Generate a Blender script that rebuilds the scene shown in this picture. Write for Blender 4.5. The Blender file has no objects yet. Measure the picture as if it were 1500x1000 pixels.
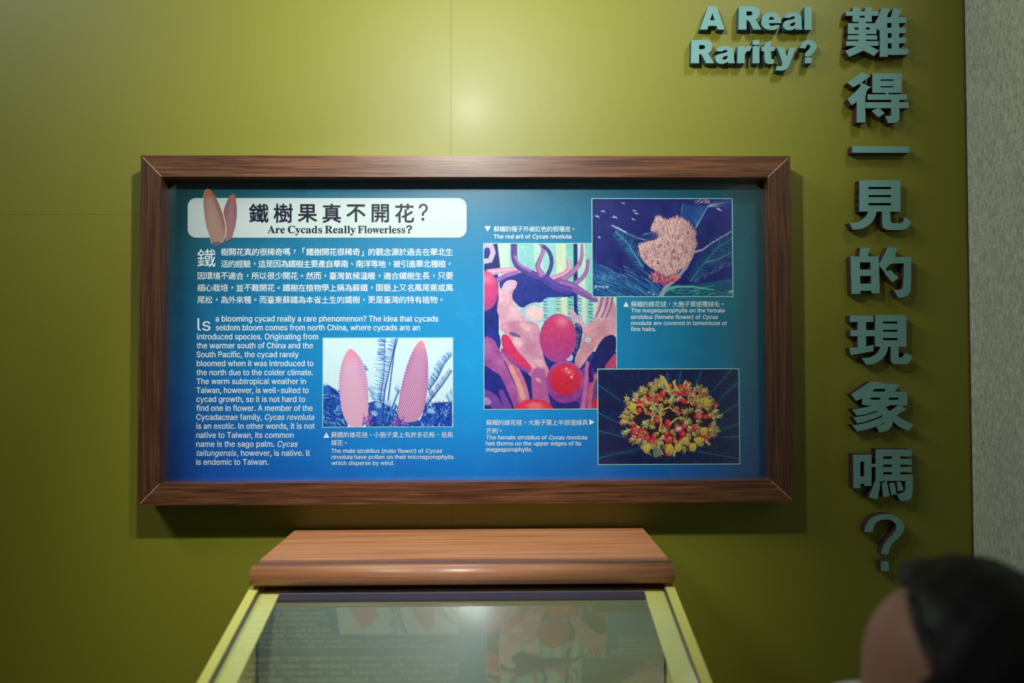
import bpy, bmesh, math, random
import numpy as np
from mathutils import Vector, Matrix
from mathutils.geometry import tessellate_polygon

random.seed(7)
rng = np.random.default_rng(11)
sc = bpy.context.scene
COL = sc.collection

# ------------------------------------------------------------------ camera
D = 1.70            # camera to olive wall
H = 1.40            # camera height above floor
F = 1167.0          # focal length in pixels of the 1500 px wide photograph
YAW, PIT, ROL = math.radians(-0.959), math.radians(1.342), math.radians(0.169)
CAM = Vector((0, -D, H))
ROT = Matrix.Rotation(YAW, 3, 'Z') @ Matrix.Rotation(PIT, 3, 'X') @ Matrix.Rotation(ROL, 3, 'Y')
cam = bpy.data.cameras.new('camera')
camo = bpy.data.objects.new('camera', cam)
COL.objects.link(camo)
cam.sensor_width = 36.0
cam.lens = F / 1500 * 36.0
camo.matrix_world = Matrix.Translation(CAM) @ (ROT @ Matrix.Rotation(math.radians(90), 3, 'X')).to_4x4()
cam.dof.use_dof = True
cam.dof.focus_distance = D
cam.dof.aperture_fstop = 1.9
cam.clip_start = 0.02
sc.camera = camo

def P(x, y, Y=0.0):
    """photo pixel -> world point on the vertical plane at that Y"""
    d = ROT @ Vector(((x - 750) / F, 1.0, -(y - 500) / F))
    return CAM + d * ((Y - CAM.y) / d.y)

# ------------------------------------------------------------------ light
w = bpy.data.worlds.new('room'); sc.world = w; w.use_nodes = True
w.node_tree.nodes['Background'].inputs[0].default_value = (0.80, 0.95, 0.90, 1)
w.node_tree.nodes['Background'].inputs[1].default_value = 0.028

def look(o, target):
    o.rotation_euler = (Vector(target) - o.location).to_track_quat('-Z', 'Y').to_euler()

def spot(name, loc, target, power, size, blend, radius, col):
    l = bpy.data.lights.new(name, 'SPOT'); l.energy = power; l.spot_size = math.radians(size)
    l.spot_blend = blend; l.shadow_soft_size = radius; l.color = col
    o = bpy.data.objects.new(name, l); COL.objects.link(o); o.location = loc; look(o, target); return o

spot('spot_light', (-0.09, -0.90, H + 0.82), (-0.13, 0.0, H + 0.55), 52, 112, 1.0, 0.034, (0.95, 1.0, 0.94))
spot('accent_light', (-0.22, -1.10, H + 1.10), (-0.20, -0.08, H - 0.27), 66, 53, 1.0, 0.03, (0.92, 0.99, 1.0))
spot('side_spot_light', (0.98, -0.95, H + 1.55), (0.42, 0.0, H + 0.72), 42, 56, 1.0, 0.13, (0.92, 1.0, 0.98))
la = bpy.data.lights.new('fabric_fill_light', 'AREA'); la.shape = 'RECTANGLE'; la.size = 1.2; la.size_y = 0.6
la.energy = 34; la.color = (0.90, 1.0, 0.93)  # added soft fill out of view, brightens the fabric wall
lo = bpy.data.objects.new('fabric_fill_light', la); COL.objects.link(lo); lo.location = (-2.2, -1.3, 3.5); look(lo, (0.9, -0.1, 1.5))

vs = sc.view_settings
vs.view_transform = 'Standard'; vs.look = 'None'; vs.gamma = 1.0; vs.use_curve_mapping = False
vs.exposure = 0.0

# ------------------------------------------------------------------ helpers
def lin(c):
    c = np.asarray(c, float) / 255.0
    return np.where(c <= 0.04045, c / 12.92, ((c + 0.055) / 1.055) ** 2.4)

def srgb(*c):
    return tuple(lin(c)) + (1.0,)

def new_mat(name):
    m = bpy.data.materials.new(name); m.use_nodes = True
    return m, m.node_tree, m.node_tree.nodes['Principled BSDF']

def plain(name, col, rough=0.5, coat=0.0, coat_r=0.1, metal=0.0, spec=0.5, bump=0.0, bscale=300):
    m, t, b = new_mat(name)
    b.inputs['Base Color'].default_value = col; b.inputs['Roughness'].default_value = rough
    b.inputs['Metallic'].default_value = metal; b.inputs['Specular IOR Level'].default_value = spec
    b.inputs['Coat Weight'].default_value = coat; b.inputs['Coat Roughness'].default_value = coat_r
    tc = t.nodes.new('ShaderNodeTexCoord'); n = t.nodes.new('ShaderNodeTexNoise')
    n.inputs['Scale'].default_value = bscale; n.inputs['Detail'].default_value = 4
    t.links.new(tc.outputs['Object'], n.inputs['Vector'])
    mx = t.nodes.new('ShaderNodeMix'); mx.data_type = 'RGBA'; mx.blend_type = 'MULTIPLY'
    mx.inputs[0].default_value = 1.0; mx.inputs[6].default_value = col
    mr = t.nodes.new('ShaderNodeMapRange'); mr.inputs[3].default_value = 0.94; mr.inputs[4].default_value = 1.06
    t.links.new(n.outputs['Fac'], mr.inputs[0]); t.links.new(mr.outputs[0], mx.inputs[7])
    t.links.new(mx.outputs[2], b.inputs['Base Color'])
    if bump:
        bp = t.nodes.new('ShaderNodeBump'); bp.inputs['Strength'].default_value = bump
        bp.inputs['Distance'].default_value = 0.001
        t.links.new(n.outputs['Fac'], bp.inputs['Height']); t.links.new(bp.outputs[0], b.inputs['Normal'])
    return m

def wood(name, dark, mid, light, axis, rough=0.45, coat=0.2, coat_r=0.2, fine=420, tint=None):
    """streaky wood, grain running along the given object axis"""
    m, t, b = new_mat(name)
    tc = t.nodes.new('ShaderNodeTexCoord'); mp = t.nodes.new('ShaderNodeMapping')
    s = [fine] * 3; s[axis] = fine * 0.018
    mp.inputs['Scale'].default_value = s
    t.links.new(tc.outputs['Object'], mp.inputs['Vector'])
    n1 = t.nodes.new('ShaderNodeTexNoise'); n1.inputs['Scale'].default_value = 1.0
    n1.inputs['Detail'].default_value = 5; n1.inputs['Roughness'].default_value = 0.65
    t.links.new(mp.outputs[0], n1.inputs['Vector'])
    mp2 = t.nodes.new('ShaderNodeMapping'); s2 = [fine * 0.30] * 3; s2[axis] = fine * 0.010
    mp2.inputs['Scale'].default_value = s2
    t.links.new(tc.outputs['Object'], mp2.inputs['Vector'])
    n2 = t.nodes.new('ShaderNodeTexNoise'); n2.inputs['Scale'].default_value = 1.0
    n2.inputs['Detail'].default_value = 3; n2.inputs['Distortion'].default_value = 0.35
    t.links.new(mp2.outputs[0], n2.inputs['Vector'])
    ad = t.nodes.new('ShaderNodeMix'); ad.data_type = 'FLOAT'; ad.inputs[0].default_value = 0.55
    t.links.new(n1.outputs['Fac'], ad.inputs[2]); t.links.new(n2.outputs['Fac'], ad.inputs[3])
    cr = t.nodes.new('ShaderNodeValToRGB')
    cr.color_ramp.elements[0].position = 0.36; cr.color_ramp.elements[0].color = dark
    cr.color_ramp.elements[1].position = 0.64; cr.color_ramp.elements[1].color = light
    e = cr.color_ramp.elements.new(0.5); e.color = mid
    t.links.new(ad.outputs[0], cr.inputs[0]); t.links.new(cr.outputs[0], b.inputs['Base Color'])
    bp = t.nodes.new('ShaderNodeBump'); bp.inputs['Strength'].default_value = 0.25
    bp.inputs['Distance'].default_value = 0.0006
    t.links.new(n1.outputs['Fac'], bp.inputs['Height']); t.links.new(bp.outputs[0], b.inputs['Normal'])
    b.inputs['Roughness'].default_value = rough
    b.inputs['Coat Weight'].default_value = coat; b.inputs['Coat Roughness'].default_value = coat_r
    return m

def link(name, me, mats=(), parent=None):
    o = bpy.data.objects.new(name, me); COL.objects.link(o)
    for m in mats: me.materials.append(m)
    if parent is not None: o.parent = parent
    return o

def bmobj(name, bm, mats, parent=None, smooth=False):
    me = bpy.data.meshes.new(name)
    bmesh.ops.recalc_face_normals(bm, faces=bm.faces)
    bm.to_mesh(me); bm.free()
    if smooth: me.shade_smooth()
    return link(name, me, mats if isinstance(mats, (list, tuple)) else (mats,), parent)

def tag(o, label=None, cat=None, group=None, kind=None):
    if label: o['label'] = label
    if cat: o['category'] = cat
    if group: o['group'] = group
    if kind: o['kind'] = kind
    return o

def empty(name, loc, label=None, cat=None, group=None, kind=None):
    o = bpy.data.objects.new(name, None); COL.objects.link(o); o.location = loc; o.empty_display_size = 0.05
    return tag(o, label, cat, group, kind)

def prism(bm, poly, ext):
    """poly: list of 3D points, extruded by vector ext"""
    a = [bm.verts.new(Vector(p)) for p in poly]; b = [bm.verts.new(Vector(p) + Vector(ext)) for p in poly]
    n = len(a); bm.faces.new(a); bm.faces.new(b[::-1])
    for i in range(n): bm.faces.new((a[i], b[i], b[(i + 1) % n], a[(i + 1) % n]))

def box(bm, x0, x1, y0, y1, z0, z1):
    prism(bm, [(x0, y0, z0), (x1, y0, z0), (x1, y1, z0), (x0, y1, z0)], (0, 0, z1 - z0))

def bevel(bm, r, seg=2):
    bmesh.ops.bevel(bm, geom=[e for e in bm.edges if e.calc_face_angle(0) > 0.5], offset=r, segments=seg, affect='EDGES', profile=0.5)

# ------------------------------------------------------------------ setting
olive = plain('olive_laminate', srgb(130, 127, 26), rough=0.52, coat=0.03, coat_r=0.22, spec=0.6, bump=0.03, bscale=140)
seam_m = plain('seam_shadow_gap', srgb(120, 116, 30), rough=0.8)
wall = empty('wall_back', (0, 0, 0), kind='structure')
XR = P(1417, 300).x            # where the olive wall meets the fabric wall
bm = bmesh.new(); box(bm, -2.6, XR + 0.06, 0.0125, 0.06, 0, 2.9); bmobj('backing', bm, seam_m, wall)
XR = P(1417, 300).x            # where the olive wall meets the fabric column
xs_ = P(660.5, 110).x; zs_ = P(100, 314).z; g = 0.00022
def wpanel(x0, x1, z0, z1):
    bm = bmesh.new(); box(bm, x0 + g, x1 - g, 0, 0.012, z0 + g, z1 - g); bevel(bm, 0.0003, 1)
    bmobj('panel', bm, olive, wall)
wpanel(-2.6, xs_, zs_, 2.9); wpanel(-2.6, xs_, 0.0, zs_)
wpanel(xs_, XR + 0.06, 0.0, 2.9)

# fabric column on the right
m, t, b = new_mat('grey_woven_wallcovering')
tc = t.nodes.new('ShaderNodeTexCoord')
def nz(scale, detail=4, rough=0.6):
    mp = t.nodes.new('ShaderNodeMapping'); mp.inputs['Scale'].default_value = scale
    t.links.new(tc.outputs['Object'], mp.inputs['Vector'])
    n = t.nodes.new('ShaderNodeTexNoise'); n.inputs['Scale'].default_value = 1; n.inputs['Detail'].default_value = detail
    n.inputs['Roughness'].default_value = rough
    t.links.new(mp.outputs[0], n.inputs['Vector']); return n
n1 = nz((300, 300, 75)); n2 = nz((700, 700, 300), 2); n3 = nz((30, 30, 520), 3)
def mixf(a, bb, f):
    mx = t.nodes.new('ShaderNodeMix'); mx.data_type = 'FLOAT'; mx.inputs[0].default_value = f
    t.links.new(a, mx.inputs[2]); t.links.new(bb, mx.inputs[3]); return mx.outputs[0]
v = mixf(mixf(n1.outputs['Fac'], n2.outputs['Fac'], 0.35), n3.outputs['Fac'], 0.15)
cr = t.nodes.new('ShaderNodeValToRGB')
cr.color_ramp.elements[0].position = 0.36; cr.color_ramp.elements[0].color = srgb(150, 154, 134)
cr.color_ramp.elements[1].position = 0.64; cr.color_ramp.elements[1].color = srgb(238, 242, 224)
t.links.new(v, cr.inputs[0]); t.links.new(cr.outputs[0], b.inputs['Base Color'])
b.inputs['Roughness'].default_value = 0.6; b.inputs['Sheen Weight'].default_value = 0.3
bp = t.nodes.new('ShaderNodeBump'); bp.inputs['Strength'].default_value = 0.4; bp.inputs['Distance'].default_value = 0.0006
t.links.new(v, bp.inputs['Height']); t.links.new(bp.outputs[0], b.inputs['Normal'])
fabric = m
bm = bmesh.new(); box(bm, XR, XR + 0.06, -1.9, 0.0, 0, 2.9)
tag(bmobj('wall_right', bm, fabric), kind='structure')
bm = bmesh.new(); box(bm, XR - 0.0018, XR, -0.003, 0.0, 0, 2.9)
tag(bmobj('trim_1', bm, plain('brown_edge_strip', srgb(78, 58, 44), 0.6)), kind='structure')
bm = bmesh.new(); box(bm, -2.6, 2.6, -4.2, 0.06, -0.05, 0)
tag(bmobj('floor', bm, plain('grey_carpet_floor', srgb(95, 92, 84), 0.8, bump=0.4, bscale=500)), kind='structure')

# ------------------------------------------------------------------ painter for the printed pictures
class Canvas:
    """small software painter; coordinates are 'k' units per photo pixel, result sampled S per photo pixel"""
    def __init__(s, w, h, k, S=1.4, base=(0, 0, 0)):
        s.k = k; s.S = S; s.q = S * 2 / k                     # units -> subpixels
        s.W = int(round(w * S)) * 2; s.H = int(round(h * S)) * 2
        s.a = np.empty((s.H, s.W, 3)); s.a[:] = base; s.w = w; s.h = h
    def grid(s, x0, y0, x1, y1):
        i0 = max(0, int(x0 * s.q) - 1); i1 = min(s.W, int(x1 * s.q) + 2)
        j0 = max(0, int(y0 * s.q) - 1); j1 = min(s.H, int(y1 * s.q) + 2)
        if i1 <= i0 or j1 <= j0: return None
        X, Y = np.meshgrid((np.arange(i0, i1) + .5) / s.q, (np.arange(j0, j1) + .5) / s.q)
        return (slice(j0, j1), slice(i0, i1)), X, Y
    def put(s, sl, mask, col, alpha=1.0):
        r = s.a[sl]; m = (mask * alpha)[..., None]
        s.a[sl] = r * (1 - m) + np.asarray(col, float) * m
    @staticmethod
    def inside(pts, X, Y):
        m = np.zeros(X.shape, bool); n = len(pts)
        for i in range(n):
            x0, y0 = pts[i]; x1, y1 = pts[(i + 1) % n]
            if y0 == y1: continue
            c = ((Y >= min(y0, y1)) & (Y < max(y0, y1)))
            m ^= c & (X < x0 + (Y - y0) * (x1 - x0) / (y1 - y0))
        return m
    rnd = False
    @staticmethod
    def chaikin(p, closed, it=2):
        for _ in range(it):
            n = len(p); q = [] if closed else [p[0]]
            for i in range(n if closed else n - 1):
                a, b_ = p[i], p[(i + 1) % n]
                q += [(a[0] * .75 + b_[0] * .25, a[1] * .75 + b_[1] * .25), (a[0] * .25 + b_[0] * .75, a[1] * .25 + b_[1] * .75)]
            if not closed: q.append(p[-1])
            p = q
        return p
    def poly(s, pts, col, alpha=1.0):
        if s.rnd: pts = s.chaikin(list(pts), True)
        xs = [p[0] for p in pts]; ys = [p[1] for p in pts]
        g = s.grid(min(xs), min(ys), max(xs), max(ys))
        if g is None: return
        sl, X, Y = g; m = s.inside(pts, X, Y).astype(float)
        s.put(sl, m, col(X, Y) if callable(col) else col, alpha)
    def line(s, pts, w0, w1, col, alpha=1.0, soft=0.0):
        if s.rnd and len(pts) > 2: pts = s.chaikin(list(pts), False)
        n = len(pts) - 1
        for i in range(n):
            (x0, y0), (x1, y1) = pts[i], pts[i + 1]
            a = w0 + (w1 - w0) * i / n; b_ = w0 + (w1 - w0) * (i + 1) / n; r = max(a, b_) + soft
            g = s.grid(min(x0, x1) - r, min(y0, y1) - r, max(x0, x1) + r, max(y0, y1) + r)
            if g is None: continue
            sl, X, Y = g; dx, dy = x1 - x0, y1 - y0; L = dx * dx + dy * dy + 1e-9
            t = np.clip(((X - x0) * dx + (Y - y0) * dy) / L, 0, 1)
            d = np.hypot(X - x0 - t * dx, Y - y0 - t * dy); ww = a + (b_ - a) * t
            m = np.clip((ww - d) / (soft + 1e-6) + 0.5, 0, 1) if soft else (d < ww).astype(float)
            s.put(sl, m, col, alpha)
    def ell(s, cx, cy, rx, ry, ang, col, alpha=1.0, soft=0.0):
        r = max(rx, ry) * (1 + soft); g = s.grid(cx - r, cy - r, cx + r, cy + r)
        if g is None: return
        sl, X, Y = g; c, q = math.cos(ang), math.sin(ang)
        u = ((X - cx) * c + (Y - cy) * q) / rx; v = (-(X - cx) * q + (Y - cy) * c) / ry; d = np.hypot(u, v)
        m = np.clip((1 - d) / soft + 0.5, 0, 1) if soft else (d < 1).astype(float)
        s.put(sl, m, col(u, v) if callable(col) else col, alpha)
    def frond(s, pts, n, L0, L1, ang, rc, lc, rw=2, lw=1.6, alpha=0.9, sides=(-1, 1), jit=0.15):
        P_ = np.array(pts, float); seg = np.hypot(*np.diff(P_, axis=0).T); cum = np.r_[0, np.cumsum(seg)]
        for i in range(n):
            t = (i + .5) / n * cum[-1]; x = np.interp(t, cum, P_[:, 0]); y = np.interp(t, cum, P_[:, 1])
            x2 = np.interp(min(t + 3, cum[-1]), cum, P_[:, 0]); y2 = np.interp(min(t + 3, cum[-1]), cum, P_[:, 1])
            x1 = np.interp(max(t - 3, 0), cum, P_[:, 0]); y1 = np.interp(max(t - 3, 0), cum, P_[:, 1])
            th = math.atan2(y2 - y1, x2 - x1); L = L0 + (L1 - L0) * i / n
            L *= math.sin(math.pi * (0.12 + 0.8 * i / n)) ** 0.5
            for sd in sides:
                q = th + sd * (ang + rng.normal() * jit); LL = L * (1 + rng.normal() * .08)
                c = np.array(lc) * (1 + rng.normal() * .15)
                s.line([(x, y), (x + LL * math.cos(q), y + LL * math.sin(q))], lw, lw * .4, np.clip(c, 0, 255), alpha)
        s.line(pts, rw, rw * .5, rc, 1.0)
    def noise(s, sc_, amp):
        h, w_ = int(s.H / sc_) + 2, int(s.W / sc_) + 2; g = rng.normal(size=(h, w_, 1))
        yy = np.arange(s.H) / sc_; xx = np.arange(s.W) / sc_; y0 = yy.astype(int); x0 = xx.astype(int)
        fy = (yy - y0)[:, None, None]; fx = (xx - x0)[None, :, None]
        n = (g[y0][:, x0] * (1 - fy) * (1 - fx) + g[y0 + 1][:, x0] * fy * (1 - fx)
             + g[y0][:, x0 + 1] * (1 - fy) * fx + g[y0 + 1][:, x0 + 1] * fy * fx)
        s.a += n * amp
    def result(s):
        a = s.a[:s.H // 2 * 2, :s.W // 2 * 2]
        return np.clip(a.reshape(s.H // 2, 2, s.W // 2, 2, 3).mean((1, 3)), 0, 255)

m, t, b = new_mat('printed_picture')
at = t.nodes.new('ShaderNodeVertexColor'); at.layer_name = 'print'
t.links.new(at.outputs['Color'], b.inputs['Base Color'])
b.inputs['Roughness'].default_value = 0.4; b.inputs['Coat Weight'].default_value = 1.0; b.inputs['Coat Roughness'].default_value = 0.14; b.inputs['Coat IOR'].default_value = 2.1
print_m = m

def image_mesh(name, arr, p00, px, pz, parent, mask=None):
    """arr HxWx3 sRGB; p00 top-left corner, px / pz full width / height vectors; one small quad per sample"""
    Hh, Ww = arr.shape[:2]
    ii, jj = np.meshgrid(np.arange(Ww + 1) / Ww, np.arange(Hh + 1) / Hh)
    co = np.array(p00)[None, None] + ii[..., None] * np.array(px) + jj[..., None] * np.array(pz)
    idx = np.arange((Ww + 1) * (Hh + 1)).reshape(Hh + 1, Ww + 1)
    q = np.stack([idx[:-1, :-1], idx[1:, :-1], idx[1:, 1:], idx[:-1, 1:]], -1).reshape(-1, 4)
    colr = lin(arr).reshape(-1, 3)
    if mask is not None: q = q[mask.ravel()]; colr = colr[mask.ravel()]
    me = bpy.data.meshes.new(name); nq = len(q)
    co = co.reshape(-1, 3)
    me.vertices.add(len(co)); me.vertices.foreach_set('co', co.ravel().astype(np.float32))
    me.loops.add(nq * 4); me.loops.foreach_set('vertex_index', q.ravel().astype(np.int32))
    me.polygons.add(nq); me.polygons.foreach_set('loop_start', (np.arange(nq) * 4).astype(np.int32))
    me.update(calc_edges=True)
    ca = me.color_attributes.new('print', 'FLOAT_COLOR', 'CORNER')
    c4 = np.ones((nq, 4, 4), np.float32); c4[..., :3] = colr[:, None, :]
    ca.data.foreach_set('color', c4.ravel())
    if mask is not None:
        bm = bmesh.new(); bm.from_mesh(me); bmesh.ops.delete(bm, geom=[v_ for v_ in bm.verts if not v_.link_faces], context='VERTS'); bm.to_mesh(me); bm.free()
    return link(name, me, (print_m,), parent)

# ------------------------------------------------------------------ information board
PF = -0.060                     # front face of frame
PP = -0.024                     # face of the printed sheet
xl = (P(205.5, 227, PF).x + P(203, 740, PF).x) / 2; xr = (P(1157, 229, PF).x + P(1163.5, 735, PF).x) / 2
zt = (P(205.5, 227, PF).z + P(1157, 229, PF).z) / 2; zb = (P(203, 740, PF).z + P(1163.5, 735, PF).z) / 2
xli = P(235, 480, PF).x; xri = P(1127, 480, PF).x; zti = P(690, 259, PF).z; zbi = P(690, 706, PF).z
board = empty('information_board', ((xl + xr) / 2, 0, zb),
              'wide blue cycad information board in a dark mitred wooden frame on the olive wall', 'sign')
def bp_(o): o.parent = board; o.matrix_parent_inverse = Matrix.Translation(-board.location); return o
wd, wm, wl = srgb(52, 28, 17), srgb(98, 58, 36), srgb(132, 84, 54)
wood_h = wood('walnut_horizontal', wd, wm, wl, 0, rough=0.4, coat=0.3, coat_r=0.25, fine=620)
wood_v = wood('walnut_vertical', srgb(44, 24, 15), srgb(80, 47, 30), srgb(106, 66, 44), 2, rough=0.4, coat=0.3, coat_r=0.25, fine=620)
e = 0.0005
def rail(pts, m):
    bm = bmesh.new(); prism(bm, [(x, PF, z) for x, z in pts], (0, -PF, 0)); bevel(bm, 0.0012, 2)
    bp_(bmobj('frame_rail', bm, m))
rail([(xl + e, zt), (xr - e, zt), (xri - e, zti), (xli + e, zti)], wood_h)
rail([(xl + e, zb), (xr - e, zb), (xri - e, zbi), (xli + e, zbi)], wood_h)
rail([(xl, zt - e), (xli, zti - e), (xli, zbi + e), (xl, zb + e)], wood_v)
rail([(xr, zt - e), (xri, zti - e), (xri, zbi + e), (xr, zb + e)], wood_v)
fill_m = plain('pale_wood_filler', srgb(206, 176, 130), 0.6)
for (xa, za, xb, zb2) in ((xl, zt, xli, zti), (xr, zt, xri, zti), (xl, zb, xli, zbi), (xr, zb, xri, zbi)):
    dx, dz = xb - xa, zb2 - za; L = math.hypot(dx, dz); nx, nzz = -dz / L * 0.0006, dx / L * 0.0006
    s0, s1 = 0.10, 0.99
    q = [(xa + dx * s0 - nx, PF - 0.0002, za + dz * s0 - nzz), (xa + dx * s0 + nx, PF - 0.0002, za + dz * s0 + nzz),
         (xa + dx * s1 + nx, PF - 0.0002, za + dz * s1 + nzz), (xa + dx * s1 - nx, PF - 0.0002, za + dz * s1 - nzz)]
    bm = bmesh.new(); prism(bm, q, (0, 0.04, 0)); o = bp_(bmobj('mitre_joint', bm, fill_m)); o['label'] = 'pale open mitre joint line'

# printed sheet: blue ground with faint frond pattern
sx0, sx1, sy0, sy1 = 240, 1126, 252, 712
def Q(x, y, off=0.0):
    return P(x, y, PP - off)
A0 = Q(sx0, sy0); 
def bgcol():
    S = 0.6; Wn = int((sx1 - sx0) * S); Hn = int((sy1 - sy0) * S)
    X, Y = np.meshgrid(sx0 + (np.arange(Wn) + .5) / S, sy0 + (np.arange(Hn) + .5) / S)
    kx = np.array([240, 300, 400, 560, 690, 830, 950, 1050, 1126.]); ky = np.array([252, 290, 350, 430, 520, 600, 660, 712.])
    T = [  # print colour along each ky row
        [(0, 78, 82), (0, 82, 92), (0, 90, 110), (6, 96, 130), (8, 100, 138), (6, 100, 136), (6, 96, 126), (4, 92, 116), (2, 88, 104)],
        [(0, 84, 92), (0, 92, 112), (4, 104, 140), (14, 122, 166), (16, 128, 176), (12, 124, 170), (8, 116, 156), (6, 108, 136), (4, 100, 118)],
        [(0, 90, 106), (2, 102, 140), (10, 124, 172), (24, 142, 200), (24, 146, 208), (18, 138, 198), (12, 128, 178), (8, 116, 152), (4, 104, 126)],
        [(0, 92, 126), (6, 112, 164), (18, 136, 198), (32, 156, 224), (34, 160, 234), (24, 150, 216), (16, 138, 192), (10, 122, 160), (6, 108, 130)],
        [(2, 84, 140), (10, 112, 184), (22, 138, 214), (36, 160, 238), (38, 166, 246), (28, 152, 228), (18, 138, 202), (10, 120, 168), (6, 108, 136)],
        [(4, 74, 148), (12, 102, 192), (20, 130, 218), (34, 154, 240), (36, 162, 248), (26, 146, 232), (18, 130, 208), (12, 112, 176), (6, 98, 144)],
        [(6, 66, 152), (12, 92, 196), (18, 116, 218), (28, 138, 238), (32, 148, 246), (24, 132, 230), (16, 116, 206), (12, 100, 178), (8, 86, 150)],
        [(6, 60, 152), (12, 84, 196), (16, 104, 216), (24, 122, 236), (28, 132, 244), (22, 118, 228), (14, 102, 202), (12, 90, 178), (8, 78, 152)]]
    T = np.array(T, float); out = np.zeros((Hn, Wn, 3))
    for c in range(3):
        rows = np.array([np.interp(X[0], kx, T[r, :, c]) for r in range(len(ky))])
        for i in range(Wn): out[:, i, c] = np.interp(Y[:, 0], ky, rows[:, i])
    # faint fern pattern
    cv = Canvas(sx1 - sx0, sy1 - sy0, 1.0, S, (0, 0, 0))
    for k in range(46):
        x, y = rng.uniform(0, 890), rng.uniform(0, 470); th = rng.uniform(0, 6.28); pts = []
        for i in range(8): pts.append((x, y)); x += 16 * math.cos(th); y += 16 * math.sin(th); th += rng.normal() * .12
        cv.frond(pts, 26, 26, 12, 0.9, (5, 6, 3), (5, 7, 4), 1.2, 1.0, 0.8)
    for k in range(26):
        cx, cy, r = rng.uniform(0, 890), rng.uniform(0, 470), rng.uniform(14, 34)
        cv.ell(cx, cy, r, r * rng.uniform(.7, 1), rng.uniform(0, 3), (5, 7, 3), .7, .1)
    out[..., 0] *= 0.45; out[..., 1] *= 1.03
    out *= (1 - 0.22 * np.clip((300 - X) / 60, 0, 1) - 0.25 * np.clip((X - 1060) / 66, 0, 1))[..., None]  # lighting falloff at left and right edges, painted into the print colour
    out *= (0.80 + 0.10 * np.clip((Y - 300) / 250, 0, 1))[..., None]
    f = cv.result(); return np.clip(out + f[:Hn, :Wn], 0, 255)
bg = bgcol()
c00, c10, c01 = Q(sx0, sy0), Q(sx1, sy0), Q(sx0, sy1)
xL, xR_, zT, zB = xli - 0.02, xri + 0.02, zti + 0.02, zbi - 0.02
pw = P(sx1, 480, PP).x - P(sx0, 480, PP).x
zc0 = P(690, sy0, PP).z; zc1 = P(690, sy1, PP).z
xc0 = P(sx0, 480, PP).x
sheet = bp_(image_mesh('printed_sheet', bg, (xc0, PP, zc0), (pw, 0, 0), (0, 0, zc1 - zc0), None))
sheet['label'] = 'glossy blue printed sheet with faint fern pattern'
bm = bmesh.new(); box(bm, xli - 0.02, xri + 0.02, PP + 0.0008, -0.0005, zbi - 0.02, zti + 0.02)
bp_(bmobj('backing_panel', bm, plain('dark_backing', srgb(30, 45, 50), 0.6)))

# affine photo-pixel -> sheet coordinates (kept rectangular on the sheet)
def SX(x, y=480): return P(x, y, PP).x
def SZ(y, x=690): return P(x, y, PP).z
def sub(o):
    o.parent = sheet; return o

def flat(name, polys, mat, off, parent=None, thick=0.0002):
    """polys in photo px on the sheet -> thin print layer"""
    bm = bmesh.new()
    for pl in polys:
        prism(bm, [(P(x, y, PP).x, PP - off, P(x, y, PP).z) for x, y in pl], (0, thick, 0))
    return sub(bmobj(name, bm, mat))

ink_w = plain('white_print', srgb(218, 228, 232), 0.35, coat=0.6, coat_r=0.2)
ink_n = plain('navy_print', srgb(22, 24, 44), 0.35, coat=0.6, coat_r=0.2)
ink_bar = plain('pale_title_band', srgb(184, 196, 194), 0.35, coat=0.6, coat_r=0.2)
ink_line = plain('pale_teal_outline', srgb(150, 205, 205), 0.35, coat=0.6, coat_r=0.2)
ink_gap = plain('title_shadow_ink', srgb(6, 70, 110), 0.35, coat=0.6, coat_r=0.2)

def rrect(x0, y0, x1, y1, r, n=8):
    out = []
    for cx, cy, a0 in ((x1 - r, y0 + r, -90), (x1 - r, y1 - r, 0), (x0 + r, y1 - r, 90), (x0 + r, y0 + r, 180)):
        for i in range(n + 1):
            a = math.radians(a0 + 90 * i / n); out.append((cx + r * math.cos(a), cy + r * math.sin(a)))
    return out
flat('title_band', [rrect(275, 290, 683.5, 348, 12.5)], ink_bar, 0.0004)

# ---- text: glyph meshes from Blender's own built-in font
TXT = []   # (kind, string, x0, x1, baseline/center, size, italic, weight, z-off)
_cache = {}
_inter = None
try:
    import os
    _inter = bpy.data.fonts.load(os.path.join(bpy.utils.resource_path('LOCAL'), 'datafiles', 'fonts', 'Inter.woff2'))
except Exception:
    _inter = None
def text_mesh(s, weight=0.0, latin=False):
    key = (s, latin)
    if key in _cache: return _cache[key]
    c = bpy.data.curves.new('t', 'FONT'); c.body = s; c.size = 1.0; c.resolution_u = 3
    if latin and _inter is not None: c.font = _inter
    o = bpy.data.objects.new('t', c); COL.objects.link(o)
    bpy.context.view_layer.update()
    me = o.to_mesh(); n = len(me.vertices)
    co = np.empty(n * 3, np.float32); me.vertices.foreach_get('co', co); co = co.reshape(-1, 3)[:, :2].copy()
    me.calc_loop_triangles(); fs = [tuple(p.vertices) for p in me.polygons]
    o.to_mesh_clear(); bpy.data.objects.remove(o); bpy.data.curves.remove(c)
    _cache[key] = (co, fs); return _cache[key]

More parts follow.
